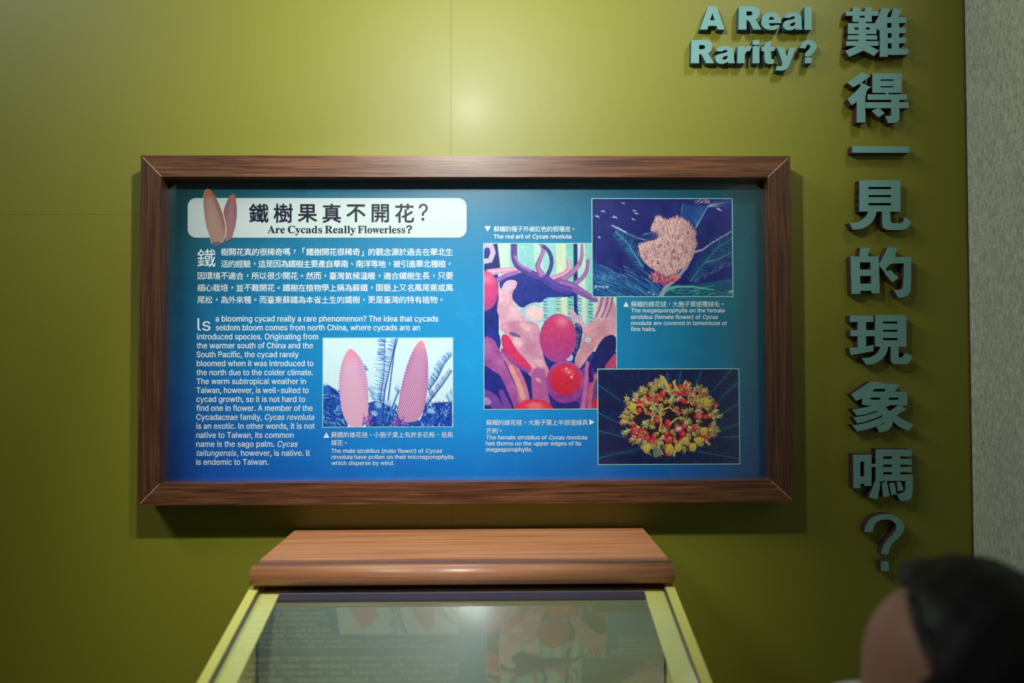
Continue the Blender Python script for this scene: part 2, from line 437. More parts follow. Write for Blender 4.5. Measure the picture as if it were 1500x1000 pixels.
class TextBlock:
    def __init__(s): s.v = []; s.f = []
    def add(s, pts, faces, wt=0.0):
        # wt: stroke thickening in photo px, as overlaid shifted prints each a hair higher
        offs = [(0, 0)] if wt <= 0 else [(wt * math.cos(a), wt * math.sin(a)) for a in np.arange(0, 6.28, 6.2832 / (8 if wt > .5 else 4))]
        for k_, (dx, dy) in enumerate(offs):
            b0 = len(s.v); s.v += [(x + dx, y + dy, k_ * 8e-6) for x, y in pts]; s.f += [tuple(i + b0 for i in f) for f in faces]
    def latin(s, string, x0, x1, base, size, italic=False, weight=0.0):
        """one line fitted between x0 and x1 (photo px), cap height scales with size"""
        co, fs = text_mesh(string, 0, string.isascii())
        mn, mx = co[:, 0].min(), co[:, 0].max(); k = (x1 - x0) / (mx - mn)
        sl = 0.2 if italic else 0.0
        capn = 0.716 / CAPH if string.isascii() else 1.0
        pts = [(x0 + (x - mn) * k + sl * y * size * capn, base - y * size * capn) for x, y in co]
        s.add(pts, fs, weight)
    def cjk(s, string, x0, x1, cy, size, weight=0.0):
        n = len(string); pitch = (x1 - x0) / n
        for i, ch in enumerate(string):
            co, fs = text_mesh(ch)
            if not len(co): continue
            cx = x0 + pitch * (i + .5)
            mn, mx = co.min(0), co.max(0); c = (mn + mx) / 2
            if ch in '，。、': off = (0, 0)
            elif ch in '「': off = (0.22, 0.2)
            elif ch in '」': off = (-0.22, -0.2)
            else: off = (0, 0)
            sz = size * (0.72 if ch == '？' else 1.0)
            pts = [(cx + (x - c[0] + off[0]) * sz, cy - (y - c[1] + off[1]) * sz) for x, y in co]
            s.add(pts, fs, weight)
    def build(s, name, mat, off):
        me = bpy.data.meshes.new(name)
        me.from_pydata([(P(x, y, PP).x, PP - off - h_, P(x, y, PP).z) for x, y, h_ in s.v], [], s.f); me.update()
        return sub(link(name, me, (mat,)))

CAPH = float(text_mesh('I', 0, True)[0][:, 1].max())
T_ = TextBlock()
for i, ch in enumerate('鐵樹果真不開花'):
    cx = 200 + (538 + 106.7 * i) / 3
    T_.cjk(ch, cx - 15, cx + 15, 312.3, 29.5, 0.55)
T_.latin('?', 613.5, 626.5, 323, 34, weight=0.2)
T_.build('headline_lettering', ink_n, 0.0008)
def mathbold(s_):
    o = ''
    for ch in s_:
        if 'A' <= ch <= 'Z': o += chr(0x1D400 + ord(ch) - 65)
        elif 'a' <= ch <= 'z': o += chr(0x1D41A + ord(ch) - 97)
        else: o += ch
    return o
T_ = TextBlock()
for wd_, xa, xb in (('Are', 392, 417.5), ('Cycads', 421.8, 472), ('Really', 476, 521), ('Flowerless', 524.3, 593.5)):
    T_.latin(mathbold(wd_), xa, xb, 341.3, 15.6, weight=0.15)
T_.latin('?', 595.5, 603.3, 341.3, 15.2, weight=0.5)
T_.build('subtitle_lettering', ink_n, 0.0008)

T_ = TextBlock()
T_.cjk('鐵', 288.5, 316.5, 378, 28.5, 0.0)
for s_, a, b_, y in (('樹開花真的很稀奇嗎？「鐵樹開花很稀奇」的觀念源於過去在華北生', 323.5, 664, 369),
                    ('活的經驗，這是因為鐵樹主要產自華南、南洋等地，被引進華北種植，', 323.5, 664, 386.4),
                    ('因環境不適合，所以很少開花。然而，臺灣氣候溫暖，適合鐵樹生長，只要', 289, 664, 404),
                    ('細心栽培，並不難開花。鐵樹在植物學上稱為蘇鐵，園藝上又名鳳尾蕉或鳳', 289, 664, 421.4),
                    ('尾松，為外來種。而臺東蘇鐵為本省土生的鐵樹，更是臺灣的特有植物。', 289, 652.5, 439)):
    T_.cjk(s_, a, b_, y, 11.7, 0.05)
T_.build('chinese_body_text', ink_w, 0.0006)
T_ = TextBlock()
T_.latin('ls', 289.5, 308.5, 484, 25.0, weight=0)
SZb = 11.5
for s_, a, b_, y in (('a blooming cycad really a rare phenomenon? The idea that cycads', 316, 642, 470.7),
                    ('seldom bloom comes from north China, where cycads are an', 316.3, 615, 483.7),
                    ('introduced species. Originating from', 288.8, 466, 496.9),
                    ('the warmer south of China and the', 288.3, 458.5, 510),
                    ('South Pacific, the cycad rarely', 288.3, 437.5, 523),
                    ('bloomed when it was introduced to', 288.5, 459, 536.1),
                    ('the north due to the colder climate.', 288.2, 458.3, 549.3),
                    ('The warm subtropical weather in', 288.2, 448, 562.3),
                    ('Taiwan, however, is well-suited to', 288, 452, 575.4),
                    ('cycad growth, so it is not hard to', 288, 447, 588.5),
                    ('find one in flower. A member of the', 287.8, 458, 601.5),
                    ('Cycadaceae family,', 287.8, 383.7, 614.7), ('is an exotic. ln other words, it is not', 287.8, 461, 627.8),
                    ('native to Taiwan, its common', 287.8, 430, 641), ('name is the sago palm.', 287.8, 402, 654.1),
                    (', however, is native. lt', 347.5, 454, 667.3), ('is endemic to Taiwan.', 287.5, 393.3, 680.4)):
    T_.latin(s_, a, b_, y, SZb, weight=0.13)
for s_, a, b_, y in (('Cycas', 387.5, 416, 614.7), ('revoluta', 420.5, 459.5, 614.7), ('Cycas', 406, 435.5, 654.1), ('taitungensis', 287.3, 345.5, 667.3)):
    T_.latin(s_, a, b_, y, SZb, True, 0.1)
T_.build('english_body_text', ink_w, 0.0006)

def caption(cj, en, tri):
    T_ = TextBlock()
    for s_, a, b_, y in cj: T_.cjk(s_, a, b_, y, 9.0, 0.0)
    for s_, a, b_, y, it in en: T_.latin(s_, a, b_, y, 8.2, it, 0.1)
    T_.add(tri, [(0, 1, 2)]); T_.build('caption_text', ink_w, 0.0006)
caption([('蘇鐵的雄花毬，小胞子葉上有許多花粉，是風', 485, 664, 636.6), ('媒花。', 485, 511.5, 648.3)],
        [('The male strobilus (male flower) of', 485.5, 620.3, 663, 0), ('Cycas', 623.5, 647, 663, 1), ('revoluta', 485.5, 516, 671.9, 1),
         ('have pollen on their microsporophylls', 519.3, 664.5, 671.9, 0), ('which disperse by wind.', 485.5, 577.5, 680.8, 0)],
        [(478.3, 633.2), (482.8, 641), (473.8, 641)])
caption([('蘇鐵的種子外被紅色的假種皮。', 723, 844.5, 335.3)],
        [('The red aril of', 723.3, 777, 349.2, 0), ('Cycas revoluta.', 779.7, 838, 349.2, 1)], [(710, 331.3), (718.6, 331.3), (714.3, 339.2)])
caption([('蘇鐵的雌花毬，大胞子葉密覆絨毛。', 924, 1063, 445.3)],
        [('The megasporophylls on the female', 924.3, 1061.5, 457.4, 0), ('strobilus (female flower) of', 924, 1026, 467, 0),
         ('Cycas', 1029, 1051, 467, 1), ('revoluta', 924, 953.5, 475.9, 1), ('are covered in tomentose or', 957.5, 1065, 475.9, 0), ('fine hairs.', 924, 961, 484.8, 0)],
        [(917, 441.5), (921, 449.3), (913, 449.3)])
caption([('蘇鐵的雌花毬，大胞子葉上半部邊緣具', 712, 861.5, 618.6), ('芒刺。', 712, 737.5, 630.6)],
        [('The female strobilus of', 712.2, 801, 643.3, 0), ('Cycas revoluta', 803.5, 859.5, 643.3, 1),
         ('has thorns on the upper edges of its', 712, 851.5, 652.1, 0), ('megasporophylls.', 712, 779.8, 661, 0)],
        [(863.3, 613.7), (870.8, 618), (863.3, 622.3)])

# ---- the printed photographs
def picture(name, x0, y0, x1, y1, arr, off, label, S=None):
    o = image_mesh(name, arr, (SX(x0), PP - off, SZ(y0)), (SX(x1) - SX(x0), 0, 0), (0, 0, SZ(y1) - SZ(y0)), None)
    sub(o); o['label'] = label
    fx0, fx1, fz0, fz1 = SX(x0 - 1.2), SX(x1 + 1.2), SZ(y0 - 1.2), SZ(y1 + 1.2)
    bm = bmesh.new(); box(bm, fx0, fx1, PP - off + 0.0001, PP - off + 0.0002, fz1, fz0)
    ob = sub(bmobj('picture_outline', bm, ink_line))
    return o

# P1: two pale pink male cones, white-blue sky
def cone_fill(cv, pts, axis0, axis1, halfw, c_hi, c_mid, c_dark, tip, nrow, ncol, contrast=1.0):
    ax = np.array(axis1, float) - np.array(axis0, float); L = np.hypot(*ax); ax /= L; nx = np.array([-ax[1], ax[0]])
    def f(X, Y):
        dx, dy = X - axis0[0], Y - axis0[1]; v = (dx * ax[0] + dy * ax[1]) / L; u = (dx * nx[0] + dy * nx[1]) / halfw
        uu = np.arcsin(np.clip(u / (0.25 + 0.8 * np.clip(np.sin(np.clip(v * 1.25 + 0.05, 0, 1.6)), 0.02, 1)), -1, 1)) / 1.57
        a = v * nrow + uu * ncol; b_ = v * nrow - uu * ncol
        r = np.sin(a * 6.283) * .62 + np.sin(b_ * 6.283) * .38
        q = np.clip(0.55 + 0.62 * r * contrast, 0, 1)[..., None]
        base = np.array(c_dark) * (1 - q) + np.array(c_hi) * q
        edge = np.clip(np.abs(uu) ** 2.2, 0, 1)[..., None] * 0.55
        base = base * (1 - edge) + np.array(c_mid) * edge
        tp = np.clip(1 - v / 0.2, 0, 1)[..., None]
        return base * (1 - tp) + np.array(tip) * tp
    cv.poly(pts, f)
k = 6.667
cv = Canvas(189, 129, k, 1.5, (214, 240, 248))
def sh(pts, ox=63, oy=68): return [(x - ox, y - oy) for x, y in pts]
# background foliage
cv.poly(sh([(60, 540), (110, 520), (190, 570), (230, 620), (250, 700), (300, 900), (300, 930), (60, 930)]), (26, 80, 178))
cv.poly(sh([(500, 700), (560, 680), (620, 690), (720, 740), (800, 800), (860, 880), (1000, 880), (1060, 760), (1150, 700), (1320, 690), (1320, 930), (480, 930)]), (22, 72, 182))
for i in range(170):
    x = rng.uniform(60, 260); y = 560 + rng.uniform(0, 360); th = rng.normal() * .5 + .5
    c = [(16, 50, 150), (40, 120, 215), (120, 190, 235), (10, 36, 128)][rng.integers(4)]
    cv.line(sh([(x, y), (x + 60 * math.cos(th), y + 60 * math.sin(th))]), 5, 1, c)
for i in range(420):
    x = rng.uniform(490, 1320); y = 720 + rng.uniform(0, 220); th = rng.uniform(-2.6, -.5)
    c = [(16, 46, 150), (40, 110, 205), (14, 60, 170), (150, 200, 240), (12, 32, 120)][rng.integers(5)]
    cv.line(sh([(x, y), (x + 50 * math.cos(th), y + 50 * math.sin(th))]), 5, 1, c)
for x, y, th in ((70, 560, -.9), (60, 520, -.4), (470, 330, 2), (500, 560, -.9), (520, 620, -.7), (590, 640, -1.2), (1090, 600, -1), (1260, 640, -1.2), (1300, 600, -1.3), (760, 560, -1)):
    for j in range(9): cv.line(sh([(x + j * 4, y + j * 6), (x + j * 4 + 48 * math.cos(th + j * .12), y + j * 6 + 48 * math.sin(th + j * .12))]), 3, 1, (40, 120, 205), .8)
cv.frond(sh([(640, 930), (620, 650), (655, 400), (665, 60)]), 46, 80, 95, 1.45, (24, 84, 180), (90, 150, 215), 6, 4.5, .8, sides=(-1,))
cv.frond(sh([(640, 900), (660, 600), (720, 330), (775, 60)]), 54, 60, 85, 1.5, (20, 60, 160), (52, 100, 190), 7, 5, .8, sides=(-1,), jit=.1)
for i in range(40):
    y = rng.uniform(70, 280); x = rng.uniform(585, 650); cv.line(sh([(x, y), (x + rng.uniform(20, 60), y + 6)]), 3, 1.5, (28, 96, 190), .8)
cv.line(sh([(655, 930), (700, 640), (755, 200), (790, 60)]), 7, 5, (24, 80, 172))
cv.frond(sh([(1090, 580), (1180, 460), (1240, 330), (1320, 225)]), 34, 75, 75, 1.3, (16, 60, 150), (44, 110, 196), 5, 5, .9, sides=(-1,), jit=.08)
cv.frond(sh([(1040, 790), (1120, 660), (1230, 520), (1320, 390)]), 36, 50, 66, 1.2, (18, 48, 140), (24, 70, 170), 7, 4, .9, sides=(-1,), jit=.1)
cv.line(sh([(680, 880), (740, 730), (800, 580)]), 10, 8, (54, 130, 206))
cv.line(sh([(620, 930), (600, 780), (520, 720)]), 9, 6, (24, 90, 196))
for (x, y) in ((1110, 780), (690, 700), (600, 720), (560, 800)): cv.ell(x - 63, y - 68, 38, 24, .4, (170, 215, 240), .75, .4)
cv.rnd = True
cone_fill(cv, sh([(322, 158), (280, 215), (245, 300), (222, 400), (215, 520), (225, 650), (245, 780), (285, 880), (320, 930), (460, 930), (500, 860), (505, 780), (502, 560), (488, 430), (460, 320), (400, 220)]),
          (322 - 63, 158 - 68), (375 - 63, 930 - 68), 145, (255, 216, 226), (206, 150, 200), (192, 120, 172), (246, 140, 160), 31, 8, 1.0)
cone_fill(cv, sh([(1022, 82), (980, 115), (930, 200), (890, 300), (850, 430), (820, 560), (800, 680), (785, 790), (800, 850), (860, 890), (930, 890), (1000, 860), (1040, 780), (1070, 650), (1088, 500), (1088, 330), (1075, 200), (1045, 110)]),
          (1030 - 63, 82 - 68), (890 - 63, 895 - 68), 135, (252, 196, 212), (184, 116, 182), (142, 74, 156), (244, 150, 166), 28, 8, 1.3)
for i in range(60):
    x, y, th = (rng.uniform(440, 540), rng.uniform(810, 920), rng.uniform(-2.4, -.8)) if i % 2 else (rng.uniform(740, 880), rng.uniform(850, 930), rng.uniform(-2.6, -1))
    cv.line(sh([(x, y), (x + 36 * math.cos(th), y + 36 * math.sin(th))]), 5, 2, [(160, 80, 176), (116, 60, 170), (206, 130, 190)][i % 3])
cv.noise(3, 3); picture('photo_print', 473.8, 495, 662.8, 624, cv.result(), 0.0005, 'printed photograph of two pink male cycad cones')

# P2: red arils on velvety pink branches
k = 7.143
cv = Canvas(193, 242, k, 1.4, (24, 34, 128))
def s2(pts): return [(x - 75, y - 47) for x, y in pts]        # upper crop coordinates
def s3(pts): return [(x - 75, y - 47 + 857) for x, y in pts]  # lower crop (120 px further down)
def vel(c, amp=16):
    def f(X, Y):
        n = rng.normal(size=X.shape)[..., None] * amp; g_ = (np.sin(X * .021 + 1) * np.sin(Y * .017 + 2))[..., None] * 14
        return np.clip(np.array(c, float) + n + g_, 0, 255)
    return f
cv.poly(s2([(215, 40), (1460, 40), (1460, 1000), (480, 1000), (470, 760), (240, 260)]), (150, 210, 206))
for x0, x1, c in ((215, 330, (196, 224, 206)), (330, 440, (158, 210, 204)), (440, 600, (140, 204, 200)), (600, 690, (190, 222, 208)), (690, 810, (150, 210, 208)),
                  (820, 930, (206, 222, 194)), (930, 1010, (128, 204, 194)), (1060, 1130, (200, 222, 200)), (1130, 1200, (140, 206, 192)), (1200, 1450, (196, 218, 196))):
    cv.poly(s2([(x0, 40), (x1, 40), (x1 + 14, 700), (x1 + 10, 1180), (x0 + 10, 1180), (x0 + 14, 700)]), c)
for x in (1030,): cv.poly(s2([(x - 18, 40), (x + 22, 40), (x + 20, 700), (x + 60, 1250), (x + 10, 1250), (x - 18, 700)]), (18, 36, 110))
for x in (360, 640, 825, 1090, 1195):
    for j in range(60):
        y = 60 + j * 20 + rng.uniform(-4, 4); cv.line(s2([(x - 12, y), (x + 12, y + 8)]), 2.5, 1.5, (110, 178, 184), .7)
for x in (720, 860, 985, 1075, 1195):
    for j in range(30):
        y = 600 + j * 17; c = (20, 52, 120) if j % 2 else (120, 190, 210)
        cv.line(s2([(x - 24, y + rng.uniform(-8, 8)), (x + 22, y + rng.uniform(4, 16))]), 5, 2, c, .9)
cv.poly(s2([(60, 40), (215, 40), (245, 300), (90, 340), (60, 340)]), (28, 32, 112))
cv.line(s2([(70, 100), (110, 60), (150, 70), (170, 140), (140, 220), (80, 230)]), 26, 26, (196, 176, 208)); cv.ell(30, 80, 34, 42, .3, (34, 42, 130))
cv.rnd = True
cv.poly(s2([(375, 380), (470, 340), (600, 350), (720, 400), (900, 460), (1050, 520), (1050, 600), (880, 610), (700, 610), (690, 670), (560, 660), (470, 740), (360, 620), (240, 540), (230, 420)]), (28, 44, 140))
for pts, w0, w1, c in (([(120, 350), (210, 335), (330, 325), (430, 320)], 36, 26, (206, 150, 174)), ([(220, 430), (300, 380), (420, 350)], 26, 20, (140, 90, 166)),
    ([(390, 30), (385, 190), (420, 280), (520, 340), (700, 410)], 32, 34, (84, 56, 140)), ([(400, 180), (440, 270), (560, 330)], 12, 16, (150, 100, 176)),
    ([(670, 50), (700, 120), (660, 210), (625, 290), (680, 370)], 16, 32, (150, 104, 160)), ([(700, 75), (760, 130), (785, 220), (775, 300), (740, 370)], 18, 22, (62, 52, 128)),
    ([(950, 230), (975, 290), (940, 350), (850, 400), (740, 420)], 20, 34, (200, 140, 170)), ([(1100, 50), (1100, 210), (1040, 310), (940, 400), (800, 460)], 12, 36, (150, 110, 160)),
    ([(1165, 220), (1150, 350), (1080, 430), (980, 490)], 14, 30, (140, 100, 158)), ([(860, 470), (980, 490), (1100, 560), (1240, 640)], 60, 26, (132, 84, 156)),
    ([(720, 420), (820, 500), (960, 540)], 44, 40, (76, 60, 150))):
    cv.line(s2(pts), w0, w1, c, 1, 3)
    cv.line(s2([(x + w0 * .25, y - w0 * .2) for x, y in pts]), w0 * .3, w1 * .3, np.clip(np.array(c) * 1.25, 0, 255), .6, 6)
cv.poly(s2([(280, 470), (340, 425), (410, 430), (425, 480), (360, 570), (380, 660), (470, 770), (560, 860), (640, 960), (240, 960), (235, 830), (205, 740), (225, 620), (240, 540)]), vel((222, 168, 186)))
cv.ell(330 - 75, 485 - 47, 70, 50, -.7, vel((204, 174, 206), 8), 1, .1)
cv.poly(s2([(470, 740), (530, 680), (620, 670), (690, 720), (700, 900), (500, 860)]), vel((160, 200, 220), 8))
cv.ell(600 - 75, 780 - 47, 100, 80, .3, vel((226, 188, 190), 10), 1, .1)
cv.line(s2([(975, 740), (1010, 800), (1080, 900), (1180, 1000)]), 16, 60, (200, 166, 190), 1, 4)
cv.poly(s2([(1270, 610), (1460, 610), (1460, 1060), (1330, 1120), (1180, 1100), (1180, 900), (1250, 760)]), vel((206, 156, 172)))
for x0 in (1310, 1370, 1420): cv.line(s2([(x0, 600), (x0 - 20, 720), (x0 - 70, 820)]), 12, 8, (140, 86, 140), .8, 5)
# lower half
cv.poly(s3([(60, 60), (240, 100), (250, 330), (60, 420)]), (26, 42, 142))
cv.poly(s3([(60, 140), (180, 190), (240, 320), (380, 540), (470, 860), (360, 930), (320, 780), (240, 560), (140, 520), (60, 460)]), vel((166, 84, 158), 10))
cv.poly(s3([(60, 440), (160, 520), (240, 560), (300, 700), (380, 880), (380, 930), (60, 930)]), (28, 34, 132))
cv.line(s3([(60, 760), (150, 800), (230, 930)]), 50, 60, (116, 66, 160), 1, 10); cv.line(s3([(250, 740), (330, 930)]), 26, 40, (120, 62, 158), 1, 10)
cv.poly(s3([(235, 30), (330, 0), (640, 0), (660, 180), (700, 420), (760, 520), (720, 700), (760, 900), (600, 930), (600, 700), (520, 520), (400, 360), (300, 130), (240, 90)]), vel((206, 140, 168), 18))
cv.line(s3([(300, 330), (400, 540), (470, 700), (500, 900)]), 50, 60, (196, 112, 150), 1, 8)
cv.line(s3([(350, 480), (430, 640), (480, 800)]), 20, 26, (232, 160, 150), .8, 14)
cv.line(s3([(285, 420), (340, 540), (400, 690)]), 5, 3, (40, 20, 110))
cv.poly(s3([(505, 560), (560, 570), (610, 680), (620, 790), (560, 815), (540, 790)]), (24, 30, 116))
cv.line(s3([(640, 560), (650, 720), (680, 930)]), 70, 90, (176, 88, 150), 1, 20)
for (x, y, r) in ((420, 210, 60), (660, 440, 60), (640, 620, 30), (500, 60, 60), (420, 240, 46)): cv.ell(x - 75, y + 810, r, r * .6, .6, (240, 196, 190), .6, .6)
cv.poly(s3([(330, 110), (420, 130), (470, 180), (420, 170), (350, 150)]), (84, 60, 150), .8)
cv.poly(s3([(1010, 0), (1110, 60), (1090, 230), (1010, 400), (1000, 330), (1060, 160)]), (30, 44, 108))
for j in range(40): x = rng.uniform(1010, 1100); y = rng.uniform(20, 360); cv.ell(x - 75, y + 810, 7, 5, 0, (150, 180, 220), .7)
cv.poly(s3([(900, 410), (1000, 330), (1000, 430)]), (170, 196, 220))
cv.poly(s3([(1180, 0), (1460, 0), (1460, 130), (1300, 200), (1200, 330), (1120, 440), (1060, 520), (1000, 420), (1100, 220), (1120, 80)]), vel((206, 144, 160), 18))
cv.poly(s3([(1300, 190), (1400, 140), (1460, 170), (1460, 320), (1330, 470), (1240, 560), (1180, 540), (1200, 380)]), (22, 26, 98))
cv.poly(s3([(1460, 320), (1460, 520), (1300, 520), (1390, 400)]), (190, 66, 110))
cv.poly(s3([(1060, 540), (1140, 460), (1240, 520), (1250, 930), (1000, 930), (1010, 760), (1110, 700)]), (110, 54, 140))
for pts, c in (([(1150, 440), (1140, 640), (1100, 930)], (190, 100, 150)), ([(1240, 570), (1180, 700), (1170, 930)], (196, 90, 120)), ([(1180, 500), (1190, 620)], (40, 20, 110))):
    cv.line(s3(pts), 20, 26, c, 1, 6)
cv.poly(s3([(780, 830), (900, 870), (1060, 830), (1080, 930), (780, 930)]), (40, 30, 120))
def aril(cx, cy, rx, ry, ang, top, bot, hl=(0.3, -0.55), hs=0.4, squash=0):
    def f(u, v):
        q = np.clip(v * .5 + .5, 0, 1)[..., None]; base = np.array(top) * (1 - q) + np.array(bot) * q
        rim = np.clip(np.hypot(u, v) - .72, 0, 1)[..., None] * 1.6
        base = base * (1 - rim) + np.array((156, 70, 150)) * rim
        h = np.exp(-(((u - hl[0]) / hs) ** 2 + ((v - hl[1]) / (hs * .6)) ** 2))[..., None] * .45 * (1 + .25 * rng.normal(size=u.shape)[..., None])
        return np.clip(base * (1 - h) + np.array((250, 190, 200)) * h, 0, 255)
    cv.ell(cx, cy, rx, ry, ang, f, 1, .04)
aril(60 - 75 + 0, 540 - 47, 165, 215, 0, (232, 62, 110), (190, 60, 140))
cv.poly(s3([(255, 150), (290, 135), (340, 170), (400, 290), (480, 380), (560, 470), (580, 520), (500, 520), (400, 440), (300, 350), (250, 240)]), (214, 46, 100))
cv.line(s3([(260, 300), (380, 450), (540, 530)]), 16, 20, (150, 66, 150), .8, 8)
aril(845 - 75, 180 + 810, 192, 255, .05, (214, 50, 96), (168, 60, 140), (.15, -.7), .4)
aril(915 - 75, 640 + 810, 198, 222, 0, (180, 80, 150), (130, 50, 150), (9, 9))
aril(915 - 75, 615 + 810, 176, 172, .2, (220, 40, 66), (196, 22, 56), (.12, -.55), .3)
for (x, y, r) in ((985, 590, 16), (930, 500, 12), (960, 540, 9), (1000, 560, 7)): cv.ell(x - 75, y + 810, r, r, 0, (250, 190, 190), .8, .5)
cv.ell(590 - 75, 960 + 810, 215, 140, 0, vel((206, 34, 60), 8), 1, .06)
cv.ell(600 - 75, 890 + 810, 90, 40, 0, (240, 140, 150), .6, .7)
cv.ell(1250 - 75, 900 + 810, 50, 90, 0, (214, 40, 50), 1, .1)
cv.ell(1158 - 75, 200 + 810, 28, 24, 0, (190, 220, 240)); cv.ell(1158 - 75, 200 + 810, 12, 10, 0, (130, 150, 180))
cv.ell(95 - 75, 840 + 810, 50, 40, .5, (196, 150, 200), .8, .4)
cv.noise(2, 4); cv.noise(12, 5)
picture('photo_print', 709.3, 357, 902.3, 599, cv.result(), 0.0005, 'printed photograph of red arils on furry pink branches')

# P3: round hairy female cone in dark blue fronds
k = 6.45
cv = Canvas(205, 143, k, 1.5, (16, 26, 112))
def s4(pts): return [(x - 55, y - 40) for x, y in pts]
cv.noise(40, 7)
for i in range(420):
    x, y = rng.uniform(60, 1360), rng.uniform(40, 900); th = rng.uniform(-.6, .8)
    cv.line(s4([(x, y), (x + 20 * math.cos(th), y + 20 * math.sin(th))]), 2.5, 1, [(34, 90, 160), (24, 60, 140), (10, 16, 76), (30, 110, 150)][rng.integers(4)], .45)
cv.poly(s4([(55, 630), (200, 690), (300, 750), (520, 820), (700, 900), (700, 980), (55, 980)]), (14, 70, 138))
cv.poly(s4([(690, 980), (780, 880), (900, 860), (1100, 840), (1380, 790), (1380, 980)]), (8, 84, 120))
for i in range(150):
    x, y = rng.uniform(55, 620), rng.uniform(660, 960); c = [(10, 40, 110), (30, 120, 170), (12, 90, 150), (90, 170, 200)][rng.integers(4)]
    cv.line(s4([(x, y), (x + 120, y + 30 + (x / 9))]), 3.5, 1.5, c, .8)
for i in range(130):
    x, y = rng.uniform(740, 1380), rng.uniform(860, 970); c = [(8, 40, 96), (20, 130, 140), (70, 170, 160), (8, 70, 110)][rng.integers(4)]
    cv.line(s4([(x, y), (x + 90, y - 4 + rng.normal() * 20)]), 4, 1.5, c, .8)
cv.line(s4([(690, 970), (760, 890), (850, 870), (1000, 870), (1200, 900)]), 16, 5, (90, 180, 160)); cv.line(s4([(690, 975), (740, 880), (850, 790), (940, 690), (1000, 580), (1020, 520)]), 20, 8, (150, 160, 190))
cv.frond(s4([(530, 690), (450, 560), (380, 450), (270, 350)]), 34, 95, 70, 1.0, (90, 170, 190), (36, 116, 160), 5, 4, .9)
cv.frond(s4([(560, 430), (480, 410), (370, 360), (240, 290)]), 30, 44, 36, .9, (110, 170, 190), (30, 86, 150), 4, 3, .8)
for i in range(26): x = 240 + i * 5; cv.line(s4([(x, 290 + i * 2.5 + rng.uniform(-6, 6)), (x + 14, 296 + i * 2.5 + rng.uniform(-6, 6))]), 4, 2, (210, 190, 210))
cv.frond(s4([(900, 190), (905, 130), (920, 80)]), 10, 20, 14, .8, (80, 150, 180), (40, 110, 160), 3, 2.5)
cv.poly(s4([(920, 90), (1110, 110), (1050, 300), (1000, 260), (900, 200)]), (20, 62, 138))
cv.frond(s4([(1035, 310), (1100, 200), (1145, 120)]), 30, 110, 80, 1.25, (120, 200, 200), (46, 110, 170), 5, 2.5, .8, sides=(-1,))
for i in range(26): x = rng.uniform(1130, 1360); cv.line(s4([(1145, 115), (x + 60, 40 + rng.uniform(0, 70))]), 2, 1, (150, 180, 200), .6)
for i in range(30): x, y = rng.uniform(1020, 1160), rng.uniform(50, 90); cv.line(s4([(x, y), (x + 22, y - 14)]), 3, 1, (220, 190, 190), .8)
cv.line(s4([(1015, 545), (1100, 520), (1180, 460), (1370, 350)]), 9, 6, (180, 160, 196))
cv.frond(s4([(980, 820), (1100, 660), (1230, 510), (1400, 400)]), 60, 90, 130, 1.0, (40, 130, 140), (14, 84, 118), 5, 3.5, .9)
cv.frond(s4([(1130, 640), (1250, 610), (1400, 530)]), 30, 60, 90, .8, (110, 150, 170), (16, 90, 120), 4, 3.5, .8)
for i in range(60): x = rng.uniform(1000, 1370); cv.line(s4([(x, 820 - (x - 1000) * .5 + rng.normal() * 20), (x + 22, 806 - (x - 1000) * .5 + rng.normal() * 20)]), 2.5, 1.2, (96, 130, 160), .7)
for i in range(90): x = rng.uniform(60, 380); y = 775 + rng.normal() * 16; cv.line(s4([(x, y), (x + 8, y + rng.normal() * 10)]), 2.6, 1.2, (120, 170, 200), .7)
for i in range(46): x = rng.uniform(60, 200); y = 870 + rng.normal() * 8; cv.line(s4([(x, y), (x + 10, y + rng.normal() * 6)]), 3, 1.5, (170, 210, 220), .8)
for (x, y) in ((150, 155), (250, 205), (270, 215), (340, 75), (450, 150), (470, 175), (440, 230), (95, 200), (1240, 130), (1260, 140), (120, 400), (1360, 910), (1340, 915), (590, 925), (620, 940)):
    for j in range(5): cv.line(s4([(x + rng.normal() * 8, y + rng.normal() * 5), (x + 18 + rng.normal() * 9, y + 9 + rng.normal() * 6)]), 3.5, 1, (190, 200, 220), .8)
for i in range(12): x = 560 + i * 12; cv.line(s4([(520 + i * 3, 385 - i * 2), (x + 8, 380 - i * 3)]), 2, 1, (60, 120, 170), .7)
cv.poly(s4([(600, 740), (800, 760), (870, 740), (800, 830), (720, 860), (630, 810)]), (170, 80, 110))
for i in range(240):
    a = rng.uniform(0, 6.28); r = math.sqrt(rng.uniform(0, 1)); x, y = 730 + 140 * r * math.cos(a), 790 + 56 * r * math.sin(a)
    cv.line(s4([(x, y), (x + rng.normal() * 16, y - 16)]), 5, 2, [(214, 110, 110), (170, 60, 110), (110, 50, 130), (230, 150, 140)][rng.integers(4)])
cv.poly(s4([(645, 235), (690, 210), (760, 240), (860, 215), (960, 260), (1030, 360), (1040, 480), (1000, 600), (930, 690), (840, 750), (760, 780), (680, 740), (580, 680), (520, 600), (490, 490), (540, 450), (600, 410), (640, 370), (600, 340), (610, 300)]), (160, 106, 130))
pts_ = []
for i in range(4600):
    x, y = rng.uniform(480, 1050), rng.uniform(200, 790)
    pts_.append((x, y))
outl = np.array([(645, 235), (690, 215), (760, 245), (860, 220), (960, 265), (1030, 360), (1035, 480), (1000, 600), (930, 690), (840, 745), (760, 775), (680, 735), (580, 675), (520, 600), (495, 495), (540, 460), (640, 440), (690, 380), (610, 350)], float)
XY = np.array(pts_); ins = Canvas.inside(outl, XY[:, 0], XY[:, 1]); pts_ = sorted([p for p, q in zip(pts_, ins) if q], key=lambda p: p[1])
